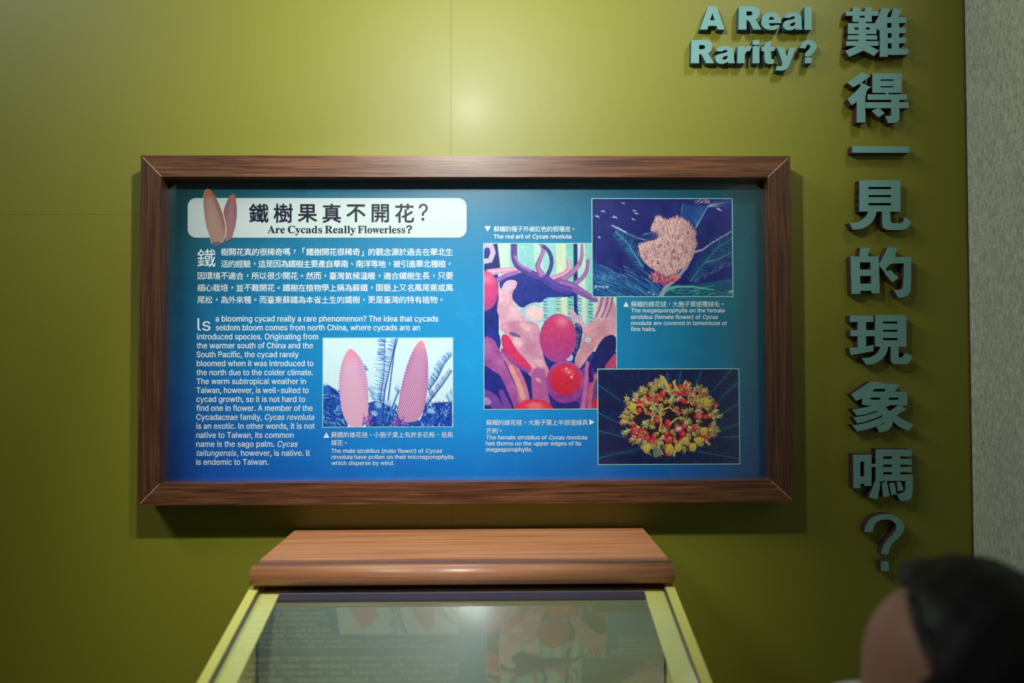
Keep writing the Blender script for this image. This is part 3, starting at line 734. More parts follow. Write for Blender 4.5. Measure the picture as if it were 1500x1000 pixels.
for x, y in pts_:
    th = math.atan2(y - 900, x - 760) + rng.normal() * .25; L = rng.uniform(20, 42)
    c = [(244, 214, 214), (236, 196, 190), (224, 170, 164), (238, 204, 178), (206, 150, 170), (250, 228, 226), (196, 120, 130), (236, 190, 160)][rng.integers(8)]
    shd = 1 - .22 * max(0, (x - 860) / 180) ** 2
    cv.line(s4([(x + 3, y + 5), (x + 3 + L * .8 * math.cos(th), y + 5 + L * .8 * math.sin(th))]), 3.0, 1.0, (120, 60, 96), .35)
    cv.line(s4([(x, y), (x + L * math.cos(th), y + L * math.sin(th))]), 3.2, 1.0, np.array(c) * shd, .95)
for (x, y) in ((825, 535), (840, 600), (870, 610), (680, 640), (800, 675), (900, 490), (870, 410), (950, 540), (560, 600), (690, 490), (960, 360), (740, 560), (620, 690)):
    for j in range(6): cv.line(s4([(x + rng.normal() * 6, y + 12), (x + rng.normal() * 7, y - 18)]), 3, 1, [(140, 40, 80), (90, 40, 110), (226, 120, 90)][j % 3], .9)
for i in range(9): cv.line(s4([(560 + i * 9, 440 - i * 2), (590 + i * 14, 360 - i * 6 + (i % 3) * 20)]), 4, 2, (40, 60, 130), .9)
for i in range(7): cv.line(s4([(590 + i * 8, 425), (640 + i * 10, 345 + i * 7)]), 3.5, 1, (34, 44, 110), .9)
picture('photo_print', 868.5, 291.3, 1073.5, 434.3, cv.result(), 0.0009, 'printed photograph of a round hairy pale pink female cycad cone')

# P4: ripe cone with yellow scales and red seeds
cv = Canvas(206, 139, k, 1.5, (12, 22, 76))
def s5(pts): return [(x - 65, y - 42) for x, y in pts]
for i in range(700):
    a = rng.uniform(0, 6.28); r = rng.uniform(250, 800); x, y = 740 + r * math.cos(a) * 1.2, 500 + r * math.sin(a)
    c = [(16, 34, 100), (22, 60, 130), (10, 20, 70), (14, 70, 100), (10, 16, 56)][rng.integers(5)] if y < 700 or x < 400 else [(8, 60, 80), (8, 40, 60), (12, 84, 92)][rng.integers(3)]
    q = a + rng.choice([-.7, .7]); cv.line(s5([(x, y), (x + 90 * math.cos(q), y + 90 * math.sin(q))]), 5, 1.5, c, .6)
for p0, p1 in (((60, 185), (280, 340)), ((60, 450), (280, 560)), ((60, 620), (340, 690)), ((60, 880), (260, 830)), ((260, 830), (440, 805)), ((850, 60), (820, 200)), ((1045, 60), (985, 200)), ((1330, 45), (1090, 310)), ((1380, 170), (1150, 390)),
               ((1390, 370), (1200, 480)), ((1390, 560), (1200, 620)), ((1390, 680), (1200, 690)), ((1000, 820), (1390, 890)), ((720, 70), (725, 150))):
    cv.frond([(p0[0] - 65, p0[1] - 42), (p1[0] - 65, p1[1] - 42)], 22, 60, 50, .8, (12, 110, 116), (14, 58, 110), 4.5, 3, .5)
def blob_pts(n):
    out = []
    while len(out) < n:
        x, y = rng.uniform(275, 1215), rng.uniform(150, 880); u = (x - 745) / 465; v_ = (y - 500) / 345
        if u * u + v_ * v_ < 1: out.append((x, y, u, v_))
    return out
cv.ell(745 - 65, 500 - 42, 420, 290, 0, (40, 24, 40), 1, .1)
for x, y, u, v_ in blob_pts(90):
    cv.ell(x - 65, y - 42, 27, 23, rng.uniform(0, 3), lambda a, b2: np.clip(np.array((190, 34, 44)) + (np.exp(-((a + .2) ** 2 + (b2 + .3) ** 2) * 5))[..., None] * np.array((50, 90, 90)), 0, 255))
yel = [(226, 198, 104), (214, 180, 74), (240, 222, 146), (196, 160, 80), (222, 204, 124), (200, 204, 164), (170, 134, 60)]
for x, y, u, v_ in blob_pts(300):
    r = math.hypot(u, v_)
    if rng.uniform() > .3 + .7 * r: continue
    base = math.atan2(y - 500, x - 745) if r > .55 else rng.uniform(0, 6.28); c0 = np.array(yel[rng.integers(7)], float)
    cx, cy = x + 22 * math.cos(base), y + 22 * math.sin(base)
    if r > .3:
        q = base; pw_ = rng.uniform(14, 22)
        cv.poly(s5([(x - pw_ * math.sin(q), y + pw_ * math.cos(q)), (cx + 26 * math.cos(q), cy + 26 * math.sin(q)), (x + pw_ * math.sin(q), y - pw_ * math.cos(q)), (x - 20 * math.cos(q), y - 20 * math.sin(q))]), c0 * .92)
    for j in range(rng.integers(5, 11)):
        th = base + rng.uniform(-1.1, 1.1); L = rng.uniform(24, 62); k2 = rng.uniform(-.8, .8)
        p = [(x, y)]; xx, yy = x, y
        for h_ in range(4): xx += L / 4 * math.cos(th + k2 * h_ / 2); yy += L / 4 * math.sin(th + k2 * h_ / 2); p.append((xx, yy))
        cc = np.clip(np.array(yel[rng.integers(7)]) * rng.uniform(.75, 1.12), 0, 255)
        cv.line(s5([(a + 3, b2 + 5) for a, b2 in p]), 4, 1, (36, 22, 30), .4); cv.line(s5(p), 4.2, 1.2, cc)
for x, y in ((555, 325), (675, 280), (835, 265), (900, 262), (450, 430), (720, 545), (620, 330), (400, 600), (460, 625), (520, 680), (560, 715), (870, 580), (860, 655), (1010, 470), (720, 720), (610, 520), (975, 600), (480, 370), (730, 210), (1045, 660)):
    cv.ell(x - 65, y - 42, 30, 27, rng.uniform(0, 3), lambda a, b2: np.clip(np.array((196, 30, 44)) + (np.exp(-((a + .2) ** 2 + (b2 + .3) ** 2) * 4))[..., None] * np.array((40, 80, 90)), 0, 255))
cv.ell(822 - 65, 607 - 42, 40, 29, -.2, (206, 80, 96)); cv.ell(822 - 65, 604 - 42, 28, 17, -.2, (236, 190, 200))
cv.ell(1020 - 65, 480 - 42, 26, 34, -.2, (210, 110, 100)); cv.ell(770 - 65, 500 - 42, 60, 40, .4, (30, 14, 22), .8, .4)
for pts in ([(740, 560), (800, 510), (850, 495), (900, 540)], [(640, 620), (660, 540), (650, 470)], [(520, 340), (580, 380), (640, 460)], [(420, 380), (480, 375), (510, 430)], [(660, 430), (740, 400), (780, 440)]):
    cv.line(s5(pts), 9, 5, (206, 176, 90))
for x, y in ((520, 790), (815, 785), (885, 720), (735, 790), (955, 780), (1010, 720), (390, 400), (1090, 360), (1060, 630)):
    cv.ell(x - 65, y - 42, 34, 40, .2, lambda a, b2: np.clip(np.array((204, 180, 70)) + (np.sin(a * 9))[..., None] * 14 - (b2 * 20)[..., None], 0, 255), 1, .08)
cv.ell(610 - 65, 830 - 42, 34, 50, .2, (110, 130, 110), .9, .2)
cv.poly(s5([(640, 90), (690, 110), (740, 200), (750, 250), (720, 240), (680, 170)]), (206, 180, 90)); cv.poly(s5([(765, 160), (800, 135), (795, 180), (840, 250), (800, 250)]), (206, 190, 80))
picture('photo_print', 875.6, 541.6, 1081, 680.6, cv.result(), 0.0009, 'printed photograph of a ripe cone with yellow scales and red seeds')

# P5: pair of cones over the title band
k = 7.5; S5 = 2.2
cv = Canvas(60, 96, k, S5, (0, 0, 0))
def s6(pts): return [(x - 250, y - 50) for x, y in pts]
c1 = s6([(318, 80), (295, 110), (280, 160), (278, 260), (290, 380), (310, 500), (345, 600), (360, 650), (370, 690), (420, 718), (470, 700), (500, 660), (520, 610), (528, 540), (518, 450), (490, 350), (450, 250), (410, 170), (365, 110)])
c2 = s6([(600, 145), (570, 165), (540, 220), (510, 300), (497, 370), (515, 450), (530, 540), (525, 600), (515, 665), (560, 655), (600, 600), (630, 500), (643, 400), (643, 280), (632, 190), (620, 155)])
mk = Canvas(60, 96, k, S5, (0, 0, 0)); mk.poly(c1, (255, 255, 255)); mk.poly(c2, (255, 255, 255)); mask = mk.result()[..., 0] > 110
cv.poly(c2, (200, 170, 160)); cone_fill(cv, c2, (600 - 250, 145 - 50), (560 - 250, 660 - 50), 62, (186, 146, 140), (130, 74, 90), (92, 44, 62), (190, 88, 48), 22, 5, 1.2)
cv.line(c1 + c1[:1], 9, 9, (186, 178, 168))
cone_fill(cv, [(250 - 250 + (x - 0) * .96 + 6, y * .98 + 4) for x, y in c1], (318 - 250, 80 - 50), (440 - 250, 715 - 50), 112, (206, 182, 160), (128, 66, 64), (96, 44, 50), (180, 78, 42), 25, 6, 1.5)
cv.ell(430 - 250, 690 - 50, 56, 26, 0, (70, 84, 120), .8, .4)
res = cv.result()
o = image_mesh('cone_emblem', res, (SX(260 + 250 / 7.5), PP - 0.0011, SZ(265 + 50 / 7.5)), (SX(60 + 293.3) - SX(293.3), 0, 0), (0, 0, SZ(271.7 + 96) - SZ(271.7)), None, mask)
sub(o); o['label'] = 'cut-out picture of two brown cycad cones overlapping the title band'

# ------------------------------------------------------------------ raised lettering on the wall
face_m = plain('teal_painted_face', srgb(120, 166, 160), 0.55, spec=0.35)
side_cn = plain('dark_brown_letter_edge', srgb(74, 52, 54), 0.8, spec=0.2)
side_en = plain('blue_grey_letter_edge', srgb(62, 92, 98), 0.7, spec=0.2)

def loops_mesh(bm, loops, d, mats=(0, 1)):
    """loops: outer + holes, lists of (X,Z) -> solid from wall (Y=0) to Y=-d"""
    tri = tessellate_polygon([[Vector((x, z, 0)) for x, z in lp] for lp in loops])
    flat_ = [p for lp in loops for p in lp]
    fr = [bm.verts.new((x, -d, z)) for x, z in flat_]; bk = [bm.verts.new((x, -0.0002, z)) for x, z in flat_]
    for a, b_, c in tri:
        try: f = bm.faces.new((fr[a], fr[b_], fr[c])); f.material_index = 0
        except ValueError: pass
    i0 = 0
    for lp in loops:
        n = len(lp)
        for i in range(n):
            f = bm.faces.new((fr[i0 + i], fr[i0 + (i + 1) % n], bk[i0 + (i + 1) % n], bk[i0 + i])); f.material_index = 1
        i0 += n

def smooth_loop(lp, it=1):
    for _ in range(it):
        out = []
        n = len(lp)
        for i in range(n):
            a, b_, c = Vector(lp[i - 1]), Vector(lp[i]), Vector(lp[(i + 1) % n])
            ang = (b_ - a).angle(c - b_, 0)
            if 0.12 < ang < 0.95:        # curved stretch: cut the corner
                out += [tuple(b_.lerp(a, .25)), tuple(b_.lerp(c, .25))]
            else: out.append(tuple(b_))
        lp = out
    return lp

def letter(shapes, ox, oy, k, d, mats, label, group, name='letter'):
    """shapes: list of polygons or (outer, hole, ...) tuples in zoomed photo units"""
    pts = []
    conv = lambda p: (lambda q: (q.x, q.z))(P(ox + p[0] / k, oy + p[1] / k, -d))
    bm = bmesh.new(); allp = []
    for i, s_ in enumerate(shapes):
        loops = list(s_) if isinstance(s_, tuple) else [s_]
        lw = [[conv(p) for p in smooth_loop(lp, 2 if len(lp) > 8 else 0)] for lp in loops]
        allp += lw[0]; loops_mesh(bm, lw, d - 0.00006 * i)
    cx = (min(p[0] for p in allp) + max(p[0] for p in allp)) / 2; z0 = min(p[1] for p in allp)
    bmesh.ops.translate(bm, verts=bm.verts, vec=(-cx, 0, -z0))
    me = bpy.data.meshes.new(name); bm.to_mesh(me); bm.free()
    # consistent normals are not needed for these two-sided diffuse solids
    o = link(name, me, mats); o.location = (cx, 0, z0)
    return tag(o, label, 'letter', group)

def R_(x0, y0, x1, y1): return [(x0, y0), (x1, y0), (x1, y1), (x0, y1)]
DC = 0.0220
CN = {}
CN['難'] = (0, [R_(140, 165, 622, 230), R_(240, 105, 345, 318), R_(420, 105, 522, 318), R_(240, 257, 522, 318), R_(325, 310, 435, 700),
    R_(170, 340, 592, 400), R_(170, 340, 270, 495), R_(493, 340, 592, 495), R_(170, 433, 592, 495), R_(170, 515, 602, 578), R_(147, 600, 622, 668),
    [(300, 666), (490, 666), (628, 738), (555, 818), (400, 737), (195, 832), (135, 742), (290, 676)],
    [(665, 112), (785, 118), (745, 245), (750, 440), (615, 440), (592, 405), (565, 340), (625, 235)], R_(640, 430, 757, 828),
    [(838, 120), (968, 130), (925, 215), (905, 255), (800, 255)], R_(745, 250, 1030, 333), R_(745, 402, 1022, 483), R_(745, 550, 1028, 630), R_(745, 708, 1055, 798), R_(815, 250, 925, 800)])
CN['得'] = (95, [[(380, 110), (500, 162), (360, 262), (250, 328), (160, 262)], [(390, 275), (505, 322), (420, 400), (428, 840), (300, 845), (300, 540), (228, 590), (165, 500), (290, 390), (372, 290)],
    R_(530, 125, 960, 212), R_(530, 125, 648, 408), R_(842, 125, 960, 408), R_(530, 232, 960, 310), R_(530, 330, 960, 408), R_(728, 400, 765, 435),
    R_(460, 430, 1035, 510), R_(430, 545, 1060, 632), R_(810, 500, 927, 640), [(808, 620), (927, 620), (930, 780), (922, 806), (895, 835), (840, 850), (765, 850), (720, 745), (785, 748), (805, 738), (810, 715)],
    [(590, 640), (640, 635), (712, 708), (620, 765), (522, 672)], R_(350, 262, 395, 292)])
CN['一'] = (195, [[(230.4, 188), (1072, 190), (1072, 288), (230.4, 286)]])
CN['見'] = (250, [R_(337, 140, 470, 596), R_(803, 145, 940, 600), R_(337, 140, 940, 235), R_(337, 270, 940, 355), R_(337, 386, 940, 472), R_(337, 508, 940, 597),
    [(470, 585), (595, 585), (585, 640), (540, 740), (480, 795), (400, 840), (330, 858), (245, 860), (192, 765), (290, 760), (370, 725), (430, 675), (462, 630)],
    [(672, 585), (792, 585), (795, 720), (805, 755), (835, 768), (955, 768), (985, 745), (1000, 675), (1098, 745), (1065, 820), (1020, 855), (960, 868), (760, 868), (710, 855), (682, 820), (675, 770)]])
CN['的'] = (350, [[(355, 125), (495, 135), (468, 215), (460, 262), (338, 262)], [(208, 255), (345, 255), (352, 800), (225, 806)], [(500, 255), (625, 255), (637, 795), (518, 795)],
    R_(208, 255, 625, 340), R_(215, 447, 630, 540), R_(220, 652, 632, 757),
    [(755, 120), (890, 130), (860, 262), (1098, 262), (1095, 740), (1075, 795), (1030, 835), (985, 852), (910, 858), (845, 745), (925, 745), (962, 730), (980, 700), (994, 355), (790, 355), (725, 440), (742, 470), (718, 492), (625, 385), (632, 355), (700, 235)],
    [(800, 458), (918, 570), (820, 632), (708, 495), (745, 468)]])
CN['現'] = (450, [R_(200, 120, 545, 213), R_(207, 333, 580, 422), R_(315, 200, 437, 610), [(190, 592), (320, 585), (435, 572), (545, 550), (547, 640), (215, 698)],
    R_(568, 112, 685, 575), R_(900, 112, 1028, 578), R_(568, 112, 1028, 207), R_(568, 237, 1028, 328), R_(568, 358, 1028, 448), R_(568, 482, 1028, 576),
    [(645, 565), (765, 565), (750, 650), (710, 720), (650, 778), (570, 820), (510, 835), (440, 835), (375, 742), (460, 740), (545, 715), (610, 665), (640, 610)],
    [(800, 565), (917, 565), (915, 722), (930, 738), (962, 735), (990, 715), (1015, 662), (1112, 712), (1105, 760), (1072, 805), (1030, 832), (850, 832), (820, 815), (802, 780)]])
CN['象'] = (548, [[(505, 108), (645, 112), (560, 213), (525, 256), (505, 345), (380, 352), (290, 390), (218, 295)], [(560, 112), (645, 112), (670, 135), (890, 138), (922, 165), (860, 252), (705, 252), (732, 213), (545, 213)],
    [(420, 252), (1035, 256), (1043, 340), (400, 340)], R_(380, 335, 505, 448), R_(645, 335, 770, 460), [(915, 335), (1043, 335), (1042, 455), (975, 458), (915, 440)],
    [(380, 373), (1042, 373), (1042, 452), (790, 452), (725, 485), (530, 465), (380, 448)],
    [(530, 458), (700, 440), (725, 480), (600, 533), (430, 588), (300, 606), (232, 515), (400, 490)],
    [(600, 553), (690, 520), (665, 603), (540, 655), (420, 697), (312, 718), (250, 633), (430, 605)],
    [(672, 622), (780, 590), (705, 708), (640, 745), (590, 765), (480, 798), (310, 838), (230, 747), (340, 735), (480, 700), (600, 655)],
    [(590, 450), (725, 483), (790, 542), (930, 440), (1028, 512), (880, 600), (1000, 675), (1130, 740), (1065, 828), (990, 805), (900, 755), (838, 690), (815, 770), (770, 815), (700, 845), (635, 852), (588, 765), (640, 748), (690, 738), (712, 700), (672, 625), (685, 600), (600, 545), (590, 520)]])
CN['嗎'] = (645, [[(245, 205), (350, 205), (355, 697), (250, 697)], R_(410, 205, 517, 665), R_(245, 205, 517, 310), R_(250, 525, 517, 632), R_(515, 342, 582, 386),
    R_(578, 130, 690, 600), R_(578, 130, 1108, 232), R_(578, 268, 1108, 352), R_(578, 386, 1108, 462), R_(578, 498, 1125, 592), R_(817, 130, 940, 592),
    [(1015, 500), (1126, 500), (1122, 800), (1095, 855), (1050, 882), (945, 885), (885, 788), (955, 770), (1000, 750), (1016, 710)],
    [(560, 615), (585, 585), (652, 620), (608, 865), (480, 832)], [(670, 630), (742, 585), (785, 815), (690, 830)], [(778, 625), (855, 617), (890, 782), (810, 803)], [(890, 600), (955, 612), (990, 728), (905, 745)]])
CN['?'] = (740, [[(410, 390), (430, 290), (490, 200), (580, 145), (700, 122), (820, 135), (920, 185), (980, 250), (1003, 320), (980, 400), (920, 470), (850, 530), (790, 600), (765, 715), (660, 715), (670, 630), (710, 555), (770, 480), (845, 410), (880, 350), (880, 295), (850, 245), (790, 213), (720, 203), (640, 216), (580, 252), (545, 310), (530, 390)], R_(655, 818, 770, 960)])
desc = {'難': 'topmost big teal raised Chinese character of the column, reading 難', '得': 'second big teal raised Chinese character from the top, reading 得',
        '一': 'single teal raised horizontal bar reading 一, third in the Chinese column', '見': 'fourth teal raised Chinese character from the top, reading 見',
        '的': 'fifth teal raised Chinese character from the top, reading 的', '現': 'sixth teal raised Chinese character from the top, reading 現',
        '象': 'seventh teal raised Chinese character from the top, reading 象', '嗎': 'lowest teal raised Chinese character, reading 嗎, above the question mark',
        '?': 'large teal raised question mark at the bottom of the Chinese column'}
for ch, (oy, shp) in CN.items():
    letter(shp, 1225, oy, 10, DC, (face_m, side_cn), desc[ch], 'raised Chinese heading characters', 'chinese_character' if ch != '?' else 'question_mark')

DE = 0.0195; KE = 13.889
def off(lp, dx, dy): return [(x + dx, y + dy) for x, y in lp]
Ro = [(180, 120), (470, 118), (550, 135), (595, 180), (608, 250), (590, 320), (555, 365), (520, 388), (640, 590), (475, 590), (405, 440), (375, 408), (335, 402), (335, 590), (170, 590)]
Rh = [(335, 220), (425, 222), (455, 240), (460, 270), (445, 300), (415, 307), (335, 307)]
ao = [(700, 300), (755, 258), (860, 240), (960, 250), (1025, 290), (1045, 350), (1045, 520), (1060, 590), (930, 590), (915, 560), (870, 590), (800, 605), (730, 595), (680, 560), (660, 500), (675, 440), (730, 405), (830, 385), (890, 370), (915, 350), (905, 325), (870, 318), (830, 330), (800, 355), (690, 345)]
ah = [(915, 435), (850, 455), (815, 475), (808, 498), (830, 517), (870, 515), (905, 490), (917, 460)]
g_ = 'raised English heading letters'
LE = lambda shp, ox, oy, lab, nm='english_letter': letter(shp, ox, oy, KE, DE, (face_m, side_en), lab, g_, nm)
LE([([(520, 128), (690, 128), (858, 600), (712, 600), (690, 525), (525, 525), (505, 600), (348, 600)], [(605, 262), (655, 412), (560, 412)])], 1000, 0, 'pale teal raised capital A standing alone at the start of the upper row')
LE([(off(Ro, 965, 10), off(Rh, 965, 10))], 1000, 0, 'pale teal raised capital R starting the word Real')
LE([([(485, 245), (590, 262), (655, 320), (685, 400), (690, 468), (430, 470), (440, 500), (480, 528), (530, 525), (565, 505), (660, 512), (630, 570), (570, 602), (480, 612), (385, 600), (315, 550), (283, 480), (283, 395), (312, 320), (380, 265)],
     [(435, 402), (545, 402), (535, 365), (510, 342), (470, 342), (445, 365)])], 1095, 0, 'pale teal raised letter e between R and a in Real')
LE([(off(ao, 57, 12), off(ah, 57, 12))], 1095, 0, 'pale teal raised letter a between e and l in Real')
LE([R_(1160, 140, 1305, 605)], 1095, 0, 'pale teal raised letter l ending the word Real')
LE([(Ro, Rh)], 1000, 50, 'pale teal raised capital R starting the word Rarity')
LE([(ao, ah)], 1000, 50, 'pale teal raised letter a between the two Rs of Rarity')
LE([[(1120, 240), (1255, 240), (1260, 290), (1310, 248), (1375, 234), (1410, 245), (1365, 348), (1315, 342), (1280, 372), (1262, 440), (1262, 590), (1110, 590)]], 1000, 50, 'pale teal raised small r in the middle of Rarity')
LE([[(105, 125), (240, 120), (240, 216), (105, 216)], R_(105, 246, 242, 590), R_(160, 205, 182, 255)], 1095, 50, 'pale teal raised letter i of Rarity, its dot nearly touching the stem')
LE([[(475, 135), (475, 247), (545, 250), (545, 342), (475, 345), (475, 470), (490, 505), (540, 512), (545, 590), (490, 605), (430, 605), (375, 590), (348, 545), (342, 345), (285, 345), (290, 255), (342, 250), (342, 190)]], 1095, 50, 'pale teal raised letter t of Rarity')
LE([[(600, 265), (745, 265), (800, 460), (850, 270), (985, 270), (850, 620), (812, 695), (760, 730), (690, 742), (580, 735), (592, 650), (660, 655), (700, 645), (720, 600)]], 1095, 50, 'pale teal raised letter y ending the word Rarity')
LE([[(1055, 280), (1100, 185), (1160, 135), (1240, 115), (1330, 132), (1392, 180), (1410, 240), (1395, 310), (1345, 370), (1305, 410), (1295, 447), (1170, 447), (1175, 400), (1205, 350), (1255, 305), (1280, 268), (1278, 228), (1250, 210), (1215, 215), (1195, 245), (1185, 290)],
    R_(1170, 470, 1305, 592), R_(1220, 440, 1242, 475)], 1095, 50, 'small pale teal raised question mark after the word Rarity', 'question_mark')

# ------------------------------------------------------------------ display case
YB, YN = -0.001, -0.318         # ledge back and nose front
cxm = -0.0625
cw = 0.3662
zb0 = P(690, 773, YB).z; 
case = empty('display_case', (cxm, -0.35, 0), 'olive green slant topped glass display case with a rounded wooden ledge against the wall', 'display case')
def cp(o): o.parent = case; o.matrix_parent_inverse = Matrix.Translation(-case.location); return o
shelf_w = wood('warm_reddish_wood', srgb(176, 108, 68), srgb(206, 136, 90), srgb(224, 162, 116), 0, rough=0.42, coat=0.35, coat_r=0.3, fine=300)
nose_w = wood('polished_nosing_wood', srgb(150, 88, 56), srgb(190, 122, 82), srgb(210, 148, 104), 0, rough=0.5, coat=0.9, coat_r=0.3, fine=300)
strip_w = wood('grey_brown_strip', srgb(84, 58, 48), srgb(118, 88, 76), srgb(140, 108, 94), 0, rough=0.5, coat=0.1, fine=380)
ysl = 0.0015 / 0.27             # slight fall of the ledge towards the front
Yg0, Yg1 = -0.2570, -0.2860     # inset strip between board and nosing
zat = lambda y: zb0 + (y - YB) * ysl
bm = bmesh.new(); prism(bm, [(cxm - cw, YB, zat(YB)), (cxm - cw, Yg0, zat(Yg0)), (cxm - cw, Yg0, zat(Yg0) - 0.030), (cxm - cw, YB, zat(YB) - 0.030)], (2 * cw, 0, 0)); bevel(bm, 0.0007, 1)
ledge = cp(bmobj('wooden_ledge', bm, shelf_w)); ledge['label'] = 'reddish brown flat wooden ledge board'
bm = bmesh.new(); prism(bm, [(cxm - cw, Yg0 - .0003, zat(Yg0) - 0.0022), (cxm - cw, Yg1, zat(Yg1) - 0.0022), (cxm - cw, Yg1, zat(Yg1) - 0.03), (cxm - cw, Yg0 - .0003, zat(Yg0) - 0.03)], (2 * cw, 0, 0))
cp(bmobj('inset_strip', bm, strip_w))['label'] = 'darker grey brown strip behind the nosing'
# bullnose
th = 0.0345; zc = zat(Yg1) - th / 2 + 0.0012; pr = [(Yg1, zc + th / 2)]
for i in range(15):
    a = math.pi / 2 + math.pi * i / 14
    pr.append((YN + 0.0175 + 0.0175 * math.cos(a), zc + th / 2 * math.sin(a)))
pr.append((Yg1, zc - th / 2))
bm = bmesh.new(); prism(bm, [(cxm - cw, y, z) for y, z in pr], (2 * cw, 0, 0))
bmesh.ops.bevel(bm, geom=[e_ for e_ in bm.edges if e_.calc_face_angle(0) > 1.2 and abs(e_.verts[0].co.x - e_.verts[1].co.x) < 1e-5], offset=0.003, segments=3, affect='EDGES')
ns = cp(bmobj('rounded_nosing', bm, nose_w)); ns.data.shade_auto_smooth() if hasattr(ns.data, 'shade_auto_smooth') else None
for p_ in ns.data.polygons: p_.use_smooth = len(p_.vertices) < 8
ns['label'] = 'polished rounded wooden front edge'

# glass plane
ga = math.radians(15.4)
G0 = Vector((0, YN + 0.022, zc - th / 2 - 0.0022))
gd = Vector((0, -math.cos(ga), -math.sin(ga))); gn = Vector((0, -math.sin(ga), math.cos(ga)))
GL = 0.62
def gpt(x, s_, h=0.0): q = G0 + gd * s_ + gn * h; return (x, q.y, q.z)
def gbox(name, x0, x1, s0, s1, h0, h1, mat, bv=0.0006, label=None):
    bm = bmesh.new(); prism(bm, [gpt(x0, s0, h0), gpt(x1, s0, h0), gpt(x1, s1, h0), gpt(x0, s1, h0)], gn * (h1 - h0))
    if bv: bevel(bm, bv, 1)
    o = cp(bmobj(name, bm, mat))
    if label: o['label'] = label
    return o
lime = plain('pale_lime_paint', srgb(228, 220, 112), 0.45, spec=0.4, coat=0.1, coat_r=0.3)
lime2 = plain('pale_lime_inner_paint', srgb(240, 234, 146), 0.5, spec=0.4)
steel = plain('grey_metal_channel', srgb(120, 116, 104), 0.4, metal=0.6)
xo0, xo1 = -0.0640 - 0.3690, -0.0640 + 0.3690
ow, gw, iw = 0.0160, 0.0030, 0.0330
gbox('side_rail', xo0, xo0 + ow, 0, GL, -0.030, 0.0005, lime); gbox('side_rail', xo1 - ow, xo1, 0, GL, -0.030, 0.0005, lime)
gbox('glazing_channel', xo0 + ow, xo0 + ow + gw, 0, GL, -0.030, -0.0008, steel, 0); gbox('glazing_channel', xo1 - ow - gw, xo1 - ow, 0, GL, -0.030, -0.0008, steel, 0)
xi0, xi1 = xo0 + ow + gw, xo1 - ow - gw
gbox('inner_rail', xi0, xi0 + iw, 0.004, GL, -0.013, -0.0085, lime2); gbox('inner_rail', xi1 - iw, xi1, 0.004, GL, -0.013, -0.0085, lime2)
# glass pane (tinted faintly green)
m, t, b = new_mat('clear_glass')
t.nodes.remove(b)
gb = t.nodes.new('ShaderNodeBsdfGlossy'); gb.inputs['Roughness'].default_value = 0.012; gb.inputs['Color'].default_value = (1, 1, 1, 1)
tr = t.nodes.new('ShaderNodeBsdfTransparent'); tr.inputs['Color'].default_value = (0.96, 0.975, 0.95, 1)
fr_ = t.nodes.new('ShaderNodeFresnel'); fr_.inputs['IOR'].default_value = 1.5
ms = t.nodes.new('ShaderNodeMixShader')
mth = t.nodes.new('ShaderNodeMath'); mth.operation = 'MULTIPLY'; mth.inputs[1].default_value = 1.35
geo = t.nodes.new('ShaderNodeNewGeometry'); inv = t.nodes.new('ShaderNodeMath'); inv.operation = 'SUBTRACT'; inv.inputs[0].default_value = 1.0
t.links.new(geo.outputs['Backfacing'], inv.inputs[1]); m2_ = t.nodes.new('ShaderNodeMath'); m2_.operation = 'MULTIPLY'
t.links.new(fr_.outputs[0], mth.inputs[0]); t.links.new(mth.outputs[0], m2_.inputs[0]); t.links.new(inv.outputs[0], m2_.inputs[1]); t.links.new(m2_.outputs[0], ms.inputs[0]); t.links.new(tr.outputs[0], ms.inputs[1]); t.links.new(gb.outputs[0], ms.inputs[2])
t.links.new(ms.outputs[0], t.nodes['Material Output'].inputs['Surface'])
glass = m
gbox('glass_pane', xi0 + 0.0003, xi1 - 0.0003, 0.0, GL - 0.002, -0.0062, -0.0012, glass, 0)
# top seal: ridged dark metal strips under the glass along the nosing
dk = plain('dark_violet_metal_seal', srgb(92, 84, 118), 0.35, metal=0.3)
for s0, s1, h in ((0.000, 0.0060, -0.0078), (0.0064, 0.0095, -0.0068), (0.0098, 0.0130, -0.0074), (0.0134, 0.0290, -0.0085)):
    o = gbox('seal_strip', xi0 + iw, xi1 - iw, s0, s1, h - 0.006, h, dk if s0 > .0119 else plain('ridged_aluminium_seal', srgb(176, 172, 180), 0.35, metal=0.3), 0.0006)
gbox('front_rail', xo0, xo1, GL + 0.0005, GL + 0.05, -0.035, 0.0005, lime)
# case interior and body
inner = plain('grey_green_lining', srgb(140, 146, 116), 0.7, spec=0.2)
inner2 = plain('grey_green_side_lining', srgb(150, 158, 112), 0.7, spec=0.2)
ib = 0.36                       # interior depth
yb_ = G0.y - 0.030
zt_ = G0.z - 0.018
bm = bmesh.new(); box(bm, xi0 + 0.004, xi1 - 0.004, yb_, yb_ + 0.008, zt_ - ib, zt_ - 0.004); cp(bmobj('back_lining', bm, inner))
yf = (G0 + gd * GL).y; zf = (G0 + gd * GL).z
bm = bmesh.new(); box(bm, xi0 + 0.004, xi1 - 0.004, yf, yb_ - 0.0005, zt_ - ib - 0.01, zt_ - ib); cp(bmobj('floor_lining', bm, inner))
for xa, xb in ((xo0, xo0 + 0.018), (xo1 - 0.018, xo1)):
    bm = bmesh.new(); q0 = gpt(xa, 0.0, -0.031); q1 = gpt(xa, GL + 0.05, -0.036)
    prism(bm, [(xa, -0.004, zat(YB) - 0.031), (xa, YN + 0.03, zc - th / 2 - 0.001), q0, q1, (xa, q1[1], 0.002), (xa, -0.004, 0.002)], (xb - xa, 0, 0))
    cp(bmobj('side_panel', bm, lime))
